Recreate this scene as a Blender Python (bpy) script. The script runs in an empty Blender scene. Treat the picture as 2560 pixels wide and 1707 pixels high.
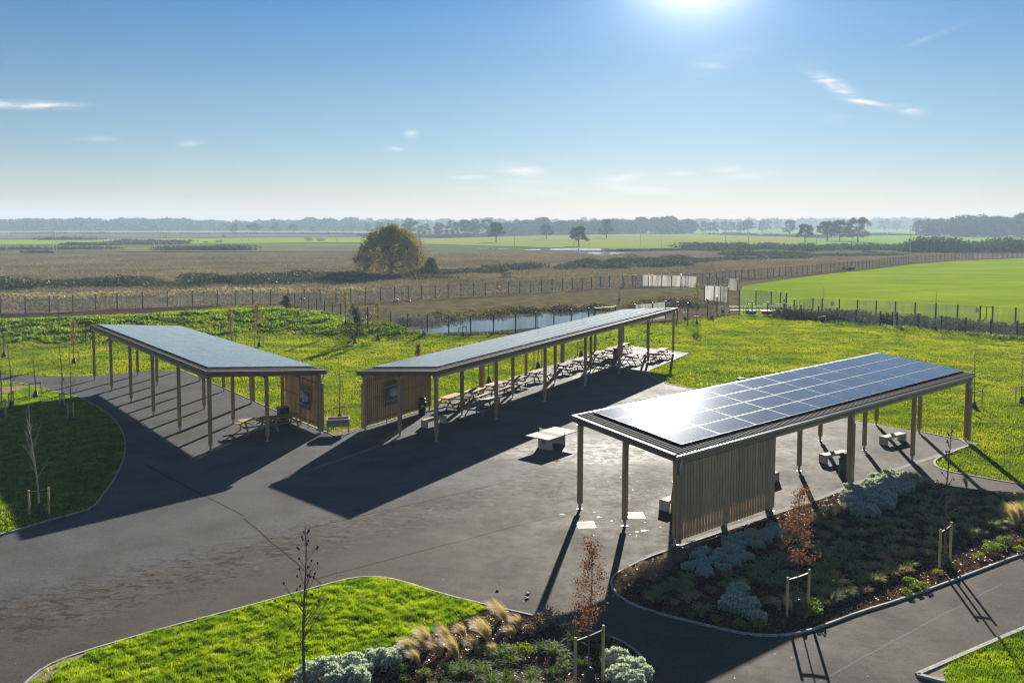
import bpy, math, random
import numpy as np
from mathutils import Vector
from mathutils.geometry import tessellate_polygon
R_ = random.Random(7)
NR = np.random.default_rng(11)
rad = math.radians
scene = bpy.context.scene
COL = scene.collection
# ------------------------------------------------------------------ survey
CAMH = 12.5; FPX = 2140.0; PITCH = rad(3.852); ROLL = rad(.156)
CX0, CY0 = 1280.0, 853.5 - 148.7
_F = np.array([0, math.cos(PITCH), -math.sin(PITCH)]); _U0 = np.array([0, math.sin(PITCH), math.cos(PITCH)]); _R0 = np.array([1., 0, 0])
_R = math.cos(ROLL)*_R0 + math.sin(ROLL)*_U0; _U = -math.sin(ROLL)*_R0 + math.cos(ROLL)*_U0
K = 1/.91875
def P(x, y, z=0.0):
    """ground survey: site position of a point measured on the photo, lying at height z"""
    d = _F + _R*((x*K-CX0)/FPX) - _U*((y*K-CY0)/FPX)
    t = (z-CAMH)/d[2]
    return np.array([d[0]*t, d[1]*t, z])
def proj(Q):
    d = np.array(Q, float) - np.array([0, 0, CAMH]); w = d@_F
    return (CX0+FPX*(d@_R)/w)/K, (CY0-FPX*(d@_U)/w)/K
def hgt(base, ytop):
    """height of something standing at base whose top was measured at ytop"""
    lo, hi = 0, 60
    for _ in range(40):
        m = (lo+hi)/2
        if proj((base[0], base[1], base[2]+m))[1] > ytop: lo = m
        else: hi = m
    return lo
# ------------------------------------------------------------------ node helpers
def mat(name):
    m = bpy.data.materials.new(name); m.use_nodes = True
    nt = m.node_tree; nt.nodes.clear()
    out = nt.nodes.new('ShaderNodeOutputMaterial')
    return m, nt, out
def N(nt, typ, **kw):
    n = nt.nodes.new(typ)
    for k, v in kw.items():
        if k.startswith('i_'): n.inputs[k[2:].replace('_', ' ')].default_value = v
        else: setattr(n, k, v)
    return n
def L(nt, a, b): nt.links.new(a, b)
def val(nt, x):
    return x
def math_(nt, op, a, b=None, c=None, clamp=False):
    n = nt.nodes.new('ShaderNodeMath'); n.operation = op; n.use_clamp = clamp
    for i, v in enumerate((a, b, c)):
        if v is None: continue
        if isinstance(v, (int, float)): n.inputs[i].default_value = v
        else: L(nt, v, n.inputs[i])
    return n.outputs[0]
def mixc(nt, f, a, b, blend='MIX'):
    n = nt.nodes.new('ShaderNodeMix'); n.data_type = 'RGBA'; n.blend_type = blend
    for idx, v in ((0, f), (6, a), (7, b)):
        if isinstance(v, (int, float)): n.inputs[idx].default_value = v
        elif isinstance(v, tuple): n.inputs[idx].default_value = (*v, 1) if len(v) == 3 else v
        else: L(nt, v, n.inputs[idx])
    return n.outputs[2]
def coords(nt, scale=(1, 1, 1), rot=(0, 0, 0), loc=(0, 0, 0), kind='Position'):
    if kind == 'Position': src = nt.nodes.new('ShaderNodeNewGeometry').outputs['Position']
    else: src = nt.nodes.new('ShaderNodeTexCoord').outputs[kind]
    mp = nt.nodes.new('ShaderNodeMapping'); mp.inputs['Scale'].default_value = scale
    mp.inputs['Rotation'].default_value = rot; mp.inputs['Location'].default_value = loc
    L(nt, src, mp.inputs[0]); return mp.outputs[0]
def noise(nt, vec, scale, detail=4, rough=.55, dist=0.0):
    n = nt.nodes.new('ShaderNodeTexNoise'); n.inputs['Scale'].default_value = scale
    n.inputs['Detail'].default_value = detail; n.inputs['Roughness'].default_value = rough; n.inputs['Distortion'].default_value = dist
    L(nt, vec, n.inputs['Vector']); return n.outputs[0]
def ramp(nt, f, stops):
    n = nt.nodes.new('ShaderNodeValToRGB'); cr = n.color_ramp
    while len(cr.elements) < len(stops): cr.elements.new(.5)
    for e, (p, c) in zip(cr.elements, stops):
        e.position = p; e.color = (*c, 1) if len(c) == 3 else c
    L(nt, f, n.inputs[0]); return n.outputs[0]
def rampv(nt, f, lo, hi, a=0.0, b=1.0):
    n = nt.nodes.new('ShaderNodeMapRange'); n.inputs[1].default_value = lo; n.inputs[2].default_value = hi
    n.inputs[3].default_value = a; n.inputs[4].default_value = b; L(nt, f, n.inputs[0]); return n.outputs[0]
def bump(nt, h, strength=.3, dist=.02):
    n = nt.nodes.new('ShaderNodeBump'); n.inputs['Strength'].default_value = strength; n.inputs['Distance'].default_value = dist
    L(nt, h, n.inputs['Height']); return n.outputs[0]
def principled(nt, out, col, rough=.6, metal=0.0, normal=None, spec=.5):
    b = nt.nodes.new('ShaderNodeBsdfPrincipled')
    for k, v in (('Base Color', col), ('Roughness', rough), ('Metallic', metal), ('Specular IOR Level', spec)):
        if isinstance(v, (int, float)): b.inputs[k].default_value = v
        elif isinstance(v, tuple): b.inputs[k].default_value = (*v, 1)
        else: L(nt, v, b.inputs[k])
    if normal is not None: L(nt, normal, b.inputs['Normal'])
    L(nt, b.outputs[0], out.inputs[0]); return b
def simple(name, c1, c2=None, scale=8, rough=.6, metal=0, bs=.2, bd=.01, vscale=(1, 1, 1), spec=.5, kind='Object'):
    m, nt, out = mat(name)
    v = coords(nt, vscale, kind=kind); f = noise(nt, v, scale, 5)
    c = mixc(nt, rampv(nt, f, .35, .65), c1, c2 or tuple(x*.7 for x in c1))
    principled(nt, out, c, rough, metal, bump(nt, f, bs, bd), spec); return m
def leafy(name, stops, transl=.45, rough=.55, nscale=None, gloss=.03):
    """leaf or blade: diffuse + translucent, colour varies from blade to blade and in broad patches"""
    m, nt, out = mat(name)
    g = nt.nodes.new('ShaderNodeNewGeometry')
    f = g.outputs['Random Per Island']
    if nscale:
        pn = noise(nt, coords(nt), nscale, 3)
        f = math_(nt, 'ADD', math_(nt, 'MULTIPLY', f, .38), math_(nt, 'MULTIPLY', rampv(nt, pn, .32, .68), .62))
    c = ramp(nt, f, stops)
    d = N(nt, 'ShaderNodeBsdfDiffuse'); t = N(nt, 'ShaderNodeBsdfTranslucent'); L(nt, c, d.inputs[0])
    c2 = mixc(nt, 1.0, c, (1.0, .98, .55), 'MULTIPLY'); L(nt, c2, t.inputs[0])
    mx = N(nt, 'ShaderNodeMixShader'); mx.inputs[0].default_value = transl
    L(nt, d.outputs[0], mx.inputs[1]); L(nt, t.outputs[0], mx.inputs[2])
    gl = N(nt, 'ShaderNodeBsdfGlossy'); gl.inputs['Roughness'].default_value = rough; gl.inputs[0].default_value = (.8, .8, .8, 1)
    m2 = N(nt, 'ShaderNodeMixShader'); m2.inputs[0].default_value = gloss
    L(nt, mx.outputs[0], m2.inputs[1]); L(nt, gl.outputs[0], m2.inputs[2]); L(nt, m2.outputs[0], out.inputs[0])
    return m
def ground_mat(name, stops, scale=.3, vscale=(1, 1, 1), rot=(0, 0, 0), fine=6, bd=.05, bs=.6, rough=.95, spec=0, stripes=None, tram=None):
    m, nt, out = mat(name)
    v = coords(nt, vscale, rot)
    a = noise(nt, v, scale, 6, .65); b = noise(nt, v, fine, 4, .7)
    f = math_(nt, 'ADD', math_(nt, 'MULTIPLY', a, .65), math_(nt, 'MULTIPLY', b, .35))
    if stripes:
        w = nt.nodes.new('ShaderNodeTexWave'); w.inputs['Scale'].default_value = stripes[0]; w.inputs['Distortion'].default_value = stripes[2]
        w.inputs['Detail'].default_value = 3; w.inputs['Detail Scale'].default_value = .3
        L(nt, coords(nt, rot=(0, 0, stripes[1])), w.inputs[0])
        f = math_(nt, 'ADD', math_(nt, 'MULTIPLY', f, .82), math_(nt, 'MULTIPLY', w.outputs[1], .18))
    col = ramp(nt, rampv(nt, f, .22, .78), stops)
    if tram:
        sp = N(nt, 'ShaderNodeSeparateXYZ'); L(nt, coords(nt, rot=(0, 0, tram[0])), sp.inputs[0])
        yy = math_(nt, 'ADD', sp.outputs[1], math_(nt, 'MULTIPLY', noise(nt, coords(nt), .01, 2), 6.0)); fr = math_(nt, 'FRACT', math_(nt, 'DIVIDE', yy, tram[1]))
        lines = math_(nt, 'MAXIMUM', math_(nt, 'LESS_THAN', fr, .03), math_(nt, 'LESS_THAN', math_(nt, 'ABSOLUTE', math_(nt, 'SUBTRACT', fr, .11)), .015))
        col = mixc(nt, math_(nt, 'MULTIPLY', lines, math_(nt, 'MULTIPLY', rampv(nt, a, .3, .6), .55)), col, (.07, .08, .02))
    principled(nt, out, col, rough, 0, bump(nt, b, bs, bd), spec); return m
# ------------------------------------------------------------------ mesh helpers
class MB:
    def __init__(s, origin=(0, 0, 0)): s.v = []; s.f = []; s.o = np.array(origin, float)
    def add(s, vs, fs):
        n = len(s.v); s.v += [tuple(np.array(v, float)-s.o) for v in vs]; s.f += [tuple(i+n for i in f) for f in fs]
    def box(s, c, sz, rz=0.0, tilt=None):
        hx, hy, hz = sz[0]/2, sz[1]/2, sz[2]/2; cc, ss = math.cos(rz), math.sin(rz); vs = []
        for dx, dy, dz in ((-1,-1,-1),(1,-1,-1),(1,1,-1),(-1,1,-1),(-1,-1,1),(1,-1,1),(1,1,1),(-1,1,1)):
            x, y, z = dx*hx, dy*hy, dz*hz; vs.append((c[0]+cc*x-ss*y, c[1]+ss*x+cc*y, c[2]+z))
        s.add(vs, [(0,3,2,1),(4,5,6,7),(0,1,5,4),(1,2,6,5),(2,3,7,6),(3,0,4,7)])
    def prism(s, p0, p1, w, h, up=(0, 0, 1)):
        """bar from p0 to p1, w wide (sideways), h deep along up, centred"""
        p0, p1 = np.array(p0, float), np.array(p1, float); d = p1-p0; d /= np.linalg.norm(d)
        u = np.array(up, float); sd = np.cross(d, u); sd /= np.linalg.norm(sd); u2 = np.cross(sd, d)
        vs = [p + a*sd*w/2 + b*u2*h/2 for p in (p0, p1) for a, b in ((-1,-1),(1,-1),(1,1),(-1,1))]
        s.add(vs, [(0,1,2,3),(7,6,5,4),(0,4,5,1),(1,5,6,2),(2,6,7,3),(3,7,4,0)])
    def tube(s, pts, rs, n=6, cap=True):
        pts = [np.array(p, float) for p in pts]; vs = []; fs = []
        if not hasattr(rs, '__len__'): rs = [rs]*len(pts)
        for i, p in enumerate(pts):
            d = pts[min(i+1, len(pts)-1)]-pts[max(i-1, 0)]; d = d/(np.linalg.norm(d)+1e-9)
            a = np.cross(d, (0, 0, 1) if abs(d[2]) < .9 else (1, 0, 0)); a /= np.linalg.norm(a); b = np.cross(d, a)
            for k in range(n):
                t = 2*math.pi*k/n; vs.append(p+(a*math.cos(t)+b*math.sin(t))*rs[i])
        for i in range(len(pts)-1):
            for k in range(n):
                q = (k+1) % n; fs.append((i*n+k, i*n+q, (i+1)*n+q, (i+1)*n+k))
        if cap: fs += [tuple(range(n))[::-1], tuple(range((len(pts)-1)*n, len(pts)*n))]
        s.add(vs, fs)
    def lathe(s, prof, c=(0, 0, 0), n=16):
        vs = []; fs = []
        for r, z in prof:
            for k in range(n):
                t = 2*math.pi*k/n; vs.append((c[0]+r*math.cos(t), c[1]+r*math.sin(t), c[2]+z))
        for i in range(len(prof)-1):
            for k in range(n):
                q = (k+1) % n; fs.append((i*n+k, i*n+q, (i+1)*n+q, (i+1)*n+k))
        fs += [tuple(range(n))[::-1], tuple(range((len(prof)-1)*n, len(prof)*n))]
        s.add(vs, fs)
    def quad(s, a, b, c, d): s.add([a, b, c, d], [(0, 1, 2, 3)])
    def build(s, name, m, parent=None, smooth=False, bevel=0):
        me = bpy.data.meshes.new(name); me.from_pydata(s.v, [], s.f); me.update()
        o = bpy.data.objects.new(name, me); COL.objects.link(o); me.materials.append(m)
        if smooth: me.polygons.foreach_set('use_smooth', [True]*len(me.polygons))
        if parent is not None: o.parent = parent
        if bevel:
            b = o.modifiers.new('edge', 'BEVEL'); b.width = bevel; b.segments = 2; b.limit_method = 'ANGLE'
        return o
def npmesh(name, V, nper, m, parent=None):
    """V: (k*nper,3) vertices of k separate polygons with nper corners"""
    V = np.ascontiguousarray(V, dtype=np.float32); k = len(V)//nper
    me = bpy.data.meshes.new(name); me.vertices.add(len(V)); me.vertices.foreach_set('co', V.ravel())
    me.loops.add(len(V)); me.loops.foreach_set('vertex_index', np.arange(len(V), dtype=np.int32))
    me.polygons.add(k); me.polygons.foreach_set('loop_start', np.arange(0, len(V), nper, dtype=np.int32))
    me.update(calc_edges=True); me.materials.append(m)
    o = bpy.data.objects.new(name, me); COL.objects.link(o)
    if parent is not None: o.parent = parent
    return o
def tag(o, label=None, cat=None, group=None, kind=None):
    if label: o['label'] = label
    if cat: o['category'] = cat
    if group: o['group'] = group
    if kind: o['kind'] = kind
    return o
def empty(name, loc, rz=0.0, sc=1.0):
    o = bpy.data.objects.new(name, None); COL.objects.link(o); o.location = tuple(float(x) for x in loc); o.rotation_euler = (0, 0, rz)
    o.scale = (sc, sc, sc) if not hasattr(sc, '__len__') else sc; o.empty_display_size = .3
    return o
def copy_tree(o, parent=None):
    c = o.copy(); COL.objects.link(c)
    if parent is not None: c.parent = parent
    for ch in o.children: copy_tree(ch, c)
    return c
class Maker:
    """first use places the thing itself, later uses place copies of it and of its parts"""
    def __init__(s, o): s.o = o; s.n = 0
    def put(s, loc, rz=0.0, sc=1.0, label=None, group=None, cat=None):
        o = s.o if s.n == 0 else copy_tree(s.o); s.n += 1
        o.location = tuple(float(x) for x in loc); o.rotation_euler = (0, 0, rz); o.scale = (sc, sc, sc) if not hasattr(sc, '__len__') else sc
        return tag(o, label, cat, group)
def inside(X, Y, poly):
    X = np.asarray(X); Y = np.asarray(Y); r = np.zeros(X.shape, bool); n = len(poly)
    for i in range(n):
        x1, y1 = poly[i][:2]; x2, y2 = poly[(i+1) % n][:2]
        c = ((y1 > Y) != (y2 > Y)) & (X < (x2-x1)*(Y-y1)/((y2-y1) if y2 != y1 else 1e-9)+x1); r ^= c
    return r
def dist_poly(X, Y, poly, closed=True):
    D = np.full(np.shape(X), 1e9); n = len(poly)
    for i in range(n if closed else n-1):
        x1, y1 = poly[i][:2]; x2, y2 = poly[(i+1) % n][:2]; dx, dy = x2-x1, y2-y1; l2 = dx*dx+dy*dy+1e-9
        t = np.clip(((X-x1)*dx+(Y-y1)*dy)/l2, 0, 1); D = np.minimum(D, np.hypot(X-x1-t*dx, Y-y1-t*dy))
    return D
def smoothline(pts, it=2, closed=False):
    pts = [np.array(p[:2], float) for p in pts]
    for _ in range(it):
        q = []; n = len(pts)
        for i in range(n if closed else n-1):
            a, b = pts[i], pts[(i+1) % n]; q += [a*.75+b*.25, a*.25+b*.75]
        pts = q if closed else [pts[0]]+q+[pts[-1]]
    return pts
def sheet(name, poly, z, m, thick=.1, kind='structure', label=None, parent=None):
    b = MB(); n = len(poly); vs = [(p[0], p[1], z) for p in poly]
    tri = tessellate_polygon([[Vector(v) for v in vs]])
    area = sum(poly[i][0]*poly[(i+1) % n][1]-poly[(i+1) % n][0]*poly[i][1] for i in range(n))
    fs = []
    for t in tri:
        a, c, d = (vs[i] for i in t); cr = (c[0]-a[0])*(d[1]-a[1])-(c[1]-a[1])*(d[0]-a[0])
        fs.append(tuple(t) if cr > 0 else tuple(t)[::-1])
    b.add(vs, fs)
    if thick:
        vs2 = [(p[0], p[1], z-thick) for p in poly]; b.add(vs+vs2, [((i, n+i, n+(i+1) % n, (i+1) % n) if area > 0 else (i, (i+1) % n, n+(i+1) % n, n+i)) for i in range(n)])
    o = b.build(name, m, parent); tag(o, label, None, None, kind); return o
def strip(b, line, w, z0, z1, off=0.0):
    """kerb-like strip of width w along a polyline"""
    pts = [np.array(p[:2], float) for p in line]; Lf = []; Rt = []
    for i, p in enumerate(pts):
        d = pts[min(i+1, len(pts)-1)]-pts[max(i-1, 0)]; d /= np.linalg.norm(d)+1e-9; nn = np.array([-d[1], d[0]])
        Lf.append(p+nn*(off+w/2)); Rt.append(p+nn*(off-w/2))
    for i in range(len(pts)-1):
        a, c, d, e = Lf[i], Rt[i], Rt[i+1], Lf[i+1]
        vs = [(*a, z0), (*c, z0), (*d, z0), (*e, z0), (*a, z1), (*c, z1), (*d, z1), (*e, z1)]
        b.add(vs, [(4,5,6,7), (0,4,7,3), (1,2,6,5)])
def PL(pts, z=0): return [P(x, y, z)[:2] for x, y in pts]

# ------------------------------------------------------------------ materials
M = {}
def make_tarmac():
    m, nt, out = mat('tarmac')
    v = coords(nt)
    sx = N(nt, 'ShaderNodeSeparateXYZ'); L(nt, v, sx.inputs[0]); x, y = sx.outputs[0], sx.outputs[1]
    n1 = noise(nt, v, .35, 6, .6, .4); n2 = noise(nt, v, 2.2, 6, .65, .5); n3 = noise(nt, v, 55, 3, .8); n4 = noise(nt, v, 14, 4, .7)
    # drier blue-grey band against the browner, once-wet half: a ragged line across the yard
    a = P(0, 1400)[:2]; b = P(760, 1190)[:2]; c_ = P(1500, 1010)[:2]
    d = (c_-a); nn = np.array([-d[1], d[0]])/np.linalg.norm(d); k0 = float(nn@a)
    s = math_(nt, 'ADD', math_(nt, 'MULTIPLY', x, float(nn[0])), math_(nt, 'ADD', math_(nt, 'MULTIPLY', y, float(nn[1])), -k0))
    s = math_(nt, 'ADD', s, math_(nt, 'MULTIPLY', math_(nt, 'SUBTRACT', n2, .5), 3.2))
    zone = rampv(nt, s, -.25, .25)
    base = mixc(nt, zone, (.090, .079, .065), (.108, .110, .113))
    base = mixc(nt, math_(nt, 'MULTIPLY', rampv(nt, n1, .4, .7), .5), base, (.042, .038, .034))
    base = mixc(nt, math_(nt, 'MULTIPLY', rampv(nt, noise(nt, coords(nt, (.5, 1.6, 1), (0, 0, .5)), 1.1, 6, .62, .8), .5, .7), .45), base, (.10, .095, .085))
    base = mixc(nt, math_(nt, 'MULTIPLY', rampv(nt, n4, .50, .66), .55), base, (.036, .033, .030))
    # drips and tide marks
    vr = nt.nodes.new('ShaderNodeTexVoronoi'); vr.feature = 'F1'; vr.inputs['Scale'].default_value = 2.6
    wv = N(nt, 'ShaderNodeVectorMath', operation='ADD'); nv = nt.nodes.new('ShaderNodeTexNoise'); nv.inputs['Scale'].default_value = 3
    L(nt, v, nv.inputs['Vector']); L(nt, v, wv.inputs[0]); L(nt, nv.outputs[1], wv.inputs[1]); L(nt, wv.outputs[0], vr.inputs['Vector'])
    pnz = noise(nt, coords(nt, (.8, 1.6, 1)), 1.9, 6, .62, .9); ring = rampv(nt, pnz, .53, .55)
    near = rampv(nt, math_(nt, 'ABSOLUTE', math_(nt, 'ADD', s, 1.0)), 2.6, .8)
    base = mixc(nt, math_(nt, 'MULTIPLY', math_(nt, 'MULTIPLY', ring, near), .8), base, (.034, .031, .029))
    base = mixc(nt, math_(nt, 'MULTIPLY', rampv(nt, noise(nt, v, 20, 2, .8), .56, .68), .5), base, (.14, .135, .125))
    base = mixc(nt, math_(nt, 'MULTIPLY', rampv(nt, noise(nt, v, 26, 2, .8), .55, .65), .5), base, (.03, .028, .026))
    lite = math_(nt, 'MULTIPLY', rampv(nt, noise(nt, coords(nt, (.7, 1.3, 1)), 2.6, 6, .6, .6), .57, .59), near)
    base = mixc(nt, math_(nt, 'MULTIPLY', lite, .55), base, (.115, .117, .122))
    base = mixc(nt, math_(nt, 'MULTIPLY', rampv(nt, noise(nt, coords(nt, (1, 1.4, 1)), 5.5, 5, .7, .4), .56, .60), .28), base, (.03, .027, .024))
    # laying joints
    for (p, q, col, wd) in (((1040, 1000), (1400, 905), (.13, .13, .13), .03), ((700, 1215), (1300, 1075), (.02, .02, .02), .045), ((560, 1190), (900, 1480), (.02, .02, .02), .045),
                           ((1330, 1170), (720, 1330), (.02, .02, .02), .045), ((330, 1065), (560, 1185), (.02, .02, .02), .045), ((1870, 1568), (2300, 1340), (.12, .115, .11), .03)):
        A, B = P(*p)[:2], P(*q)[:2]; dd = B-A; n_ = np.array([-dd[1], dd[0]])/np.linalg.norm(dd); kk = float(n_@A)
        t = math_(nt, 'ADD', math_(nt, 'MULTIPLY', x, float(n_[0])), math_(nt, 'ADD', math_(nt, 'MULTIPLY', y, float(n_[1])), -kk))
        t = math_(nt, 'ADD', t, math_(nt, 'MULTIPLY', math_(nt, 'SUBTRACT', n1, .5), .25))
        u_ = dd/np.linalg.norm(dd); k1 = float(u_@A); ln = float(np.linalg.norm(dd))
        al = math_(nt, 'ADD', math_(nt, 'MULTIPLY', x, float(u_[0])), math_(nt, 'ADD', math_(nt, 'MULTIPLY', y, float(u_[1])), -k1))
        mk = math_(nt, 'MULTIPLY', math_(nt, 'LESS_THAN', math_(nt, 'ABSOLUTE', t), wd), math_(nt, 'MULTIPLY', math_(nt, 'GREATER_THAN', al, 0), math_(nt, 'LESS_THAN', al, ln)))
        base = mixc(nt, math_(nt, 'MULTIPLY', mk, .8), base, col)
    # damp film beside the tennis table
    c0 = P(1340, 1035); 
    dx = math_(nt, 'DIVIDE', math_(nt, 'SUBTRACT', x, float(c0[0])), 9.0); dy = math_(nt, 'DIVIDE', math_(nt, 'SUBTRACT', y, float(c0[1])), 4.5)
    rr = math_(nt, 'ADD', math_(nt, 'MULTIPLY', dx, dx), math_(nt, 'MULTIPLY', dy, dy))
    damp = math_(nt, 'MULTIPLY', rampv(nt, rr, .8, .15), rampv(nt, n2, .42, .60))
    rough = rampv(nt, n1, .3, .7, .62, .75)
    rough = math_(nt, 'SUBTRACT', rough, math_(nt, 'MULTIPLY', damp, .08))
    rough = math_(nt, 'ADD', rough, math_(nt, 'MULTIPLY', rampv(nt, n2, .4, .65), .08))
    hh = math_(nt, 'ADD', n3, math_(nt, 'MULTIPLY', n4, .5))
    bs = N(nt, 'ShaderNodeBump'); bs.inputs['Distance'].default_value = .012; L(nt, hh, bs.inputs['Height']); L(nt, math_(nt, 'SUBTRACT', .5, math_(nt, 'MULTIPLY', damp, .35)), bs.inputs['Strength'])
    principled(nt, out, base, rough, 0, bs.outputs[0], math_(nt, 'ADD', .018, math_(nt, 'MULTIPLY', damp, .035)))
    return m
def make_panel():
    m, nt, out = mat('solar_glass')
    tc = nt.nodes.new('ShaderNodeTexCoord'); sx = N(nt, 'ShaderNodeSeparateXYZ'); L(nt, tc.outputs['Generated'], sx.inputs[0])
    def lines(o, n, w):
        fr = math_(nt, 'FRACT', math_(nt, 'MULTIPLY', o, n)); return math_(nt, 'GREATER_THAN', math_(nt, 'ABSOLUTE', math_(nt, 'SUBTRACT', fr, .5)), .5-w)
    v = coords(nt); n1 = noise(nt, v, 1.3, 5, .7); n2 = noise(nt, v, .5, 3)
    c = mixc(nt, rampv(nt, n2, .3, .7), (.012, .018, .038), (.018, .024, .044))
    c = mixc(nt, math_(nt, 'ADD', .26, math_(nt, 'MULTIPLY', rampv(nt, n1, .45, .75), .22)), c, (.25, .25, .24))
    nb = bump(nt, n2, .02, .01)
    d = N(nt, 'ShaderNodeBsdfDiffuse'); L(nt, c, d.inputs[0]); L(nt, nb, d.inputs['Normal'])
    g = N(nt, 'ShaderNodeBsdfGlossy', distribution='BECKMANN'); g.inputs['Roughness'].default_value = .095; g.inputs[0].default_value = (1, 1, 1, 1); L(nt, nb, g.inputs['Normal'])
    g2 = N(nt, 'ShaderNodeBsdfGlossy'); g2.inputs['Roughness'].default_value = .30; g2.inputs[0].default_value = (1, .95, .88, 1)
    fr = N(nt, 'ShaderNodeFresnel'); fr.inputs['IOR'].default_value = 2.05
    a = N(nt, 'ShaderNodeMixShader'); L(nt, fr.outputs[0], a.inputs[0]); L(nt, d.outputs[0], a.inputs[1]); L(nt, g.outputs[0], a.inputs[2])
    b = N(nt, 'ShaderNodeMixShader'); b.inputs[0].default_value = .0012; L(nt, a.outputs[0], b.inputs[1]); L(nt, g2.outputs[0], b.inputs[2]); L(nt, b.outputs[0], out.inputs[0])
    return m
def make_timber(name, c1, c2, rough=.7):
    m, nt, out = mat(name)
    v = coords(nt, (9, 9, .7)); f = noise(nt, v, 2.5, 6, .65, .6)
    big = noise(nt, coords(nt), 1.1, 2)
    c = mixc(nt, rampv(nt, f, .3, .7), c1, c2); c = mixc(nt, math_(nt, 'MULTIPLY', rampv(nt, big, .4, .7), .4), c, tuple(x*.75 for x in c2))
    g = nt.nodes.new('ShaderNodeNewGeometry'); c = mixc(nt, math_(nt, 'MULTIPLY', g.outputs['Random Per Island'], .45), c, tuple(x*.55 for x in c2))
    principled(nt, out, c, max(rough, .82), 0, bump(nt, f, .3, .01), .12); return m
def setup_mats():
    M['tarmac'] = make_tarmac(); M['panel'] = make_panel()
    M['larch'] = make_timber('larch_slats', (.53, .385, .215), (.39, .275, .15))
    M['grey_larch'] = make_timber('weathered_slats', (.68, .48, .28), (.50, .35, .20))
    M['glulam'] = make_timber('post_timber', (.54, .35, .17), (.36, .23, .11))
    M['table_new'] = make_timber('new_pine', (.60, .42, .22), (.46, .31, .16))
    M['table_old'] = make_timber('weathered_pine', (.36, .31, .27), (.24, .20, .175))
    M['table_dark'] = make_timber('dark_pine', (.22, .17, .13), (.14, .105, .08))
    M['stake'] = make_timber('stake_pine', (.80, .60, .32), (.62, .45, .22))
    M['steel'] = simple('galvanised_steel', (.42, .45, .48), (.30, .33, .36), 14, .42, .7, .1, .003)
    M['roof'] = simple('roof_sheet', (.05, .042, .04), (.035, .03, .03), 5, .8, 0, .05, .002, spec=.12)
    M['trim'] = simple('bronze_trim', (.15, .11, .09), (.11, .085, .07), 3, .6, 0, .03, .002, spec=.2)
    M['alu'] = simple('aluminium_frame', (.52, .53, .55), (.44, .45, .47), 20, .5, .2, .02, .001)
    M['concrete'] = simple('cast_concrete', (.52, .49, .43), (.42, .39, .34), 9, .85, 0, .25, .006, spec=.15)
    M['kerb'] = simple('edging_concrete', (.40, .385, .35), (.26, .25, .23), 6, .85, 0, .4, .01, spec=.1)
    M['setts'] = simple('paving_setts', (.17, .165, .155), (.11, .105, .10), 12, .85, 0, .5, .01, spec=.1)
    M['black'] = simple('black_plastic', (.012, .012, .014), (.02, .02, .022), 6, .3, 0, .1, .003)
    M['fence'] = simple('fence_green_black', (.018, .022, .022), (.026, .03, .03), 6, .45, .2, .1, .003)
    M['bark'] = simple('bark', (.16, .125, .10), (.09, .07, .055), 22, .85, 0, .6, .01)
    M['bark_pale'] = simple('birch_bark', (.55, .49, .42), (.36, .31, .26), 18, .7, 0, .3, .006)
    M['bark_red'] = simple('cherry_bark', (.20, .10, .075), (.12, .065, .05), 18, .6, 0, .3, .006)
    M['bark_dark'] = simple('oak_bark', (.055, .045, .035), (.035, .03, .025), 2, .9, 0, .5, .03)
    M['seed'] = simple('dark_cones', (.05, .03, .022), (.03, .018, .014), 20, .8)
    M['bag'] = simple('watering_bag', (.012, .035, .028), (.008, .02, .018), 7, .6, 0, .6, .03)
    M['strap'] = simple('rubber_strap', (.02, .02, .02), (.03, .03, .03), 9, .6)
    M['grey_box'] = simple('equipment_grey', (.50, .53, .56), (.42, .45, .48), 4, .4, .1, .02, .002)
    M['board'] = simple('backboard_grey', (.13, .15, .18), (.10, .12, .14), 5, .5, .3, .05, .002)
    M['red'] = simple('red_plastic', (.55, .03, .04), (.42, .03, .03), 5, .45)
    M['orange'] = simple('orange_ring', (.75, .20, .05), (.6, .14, .04), 5, .5)
    M['white'] = simple('white_paint', (.75, .75, .74), (.66, .66, .65), 5, .5)
    M['soil'] = ground_mat('bark_mulch', [(.3, (.012, .008, .006)), (.5, (.045, .028, .018)), (.68, (.13, .075, .045))], 4, fine=30, bd=.06, bs=1)
    M['sand'] = ground_mat('bare_verge', [(.3, (.20, .16, .11)), (.7, (.34, .28, .20))], 2, fine=20, bd=.02)
    M['buff'] = ground_mat('buff_path', [(.3, (.22, .15, .10)), (.7, (.30, .21, .15))], 2, fine=20, bd=.01)
    M['lawn'] = ground_mat('lawn_turf', [(.3, (.03, .06, .004)), (.5, (.08, .13, .008)), (.7, (.15, .20, .012))], .5, fine=7, bd=.08, bs=1, spec=0)
    M['lawn_dark'] = ground_mat('lawn_soil', [(.3, (.012, .025, .003)), (.5, (.03, .06, .004)), (.7, (.07, .10, .01))], 1.5, fine=12, bd=.08, bs=1)
    M['grass_near'] = leafy('grass_blades', [(0, (.045, .11, .004)), (.35, (.15, .27, .006)), (.75, (.33, .43, .012)), (1, (.50, .55, .10))], .6, nscale=1.2, gloss=.012)
    M['grass_far'] = leafy('meadow_blades', [(0, (.07, .13, .004)), (.4, (.17, .235, .006)), (.75, (.32, .34, .008)), (1, (.46, .42, .03))], .6, nscale=.25)
    M['weeds'] = leafy('bank_weeds', [(0, (.035, .08, .008)), (.5, (.12, .21, .014)), (1, (.34, .42, .05))], .6, nscale=.6)
    M['scrub_ground'] = ground_mat('scrub_ground', [(.3, (.075, .06, .045)), (.5, (.145, .115, .085)), (.7, (.24, .195, .135))], .05, (1, 2.5, 1), fine=1.2, bd=.4, bs=1)
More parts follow.
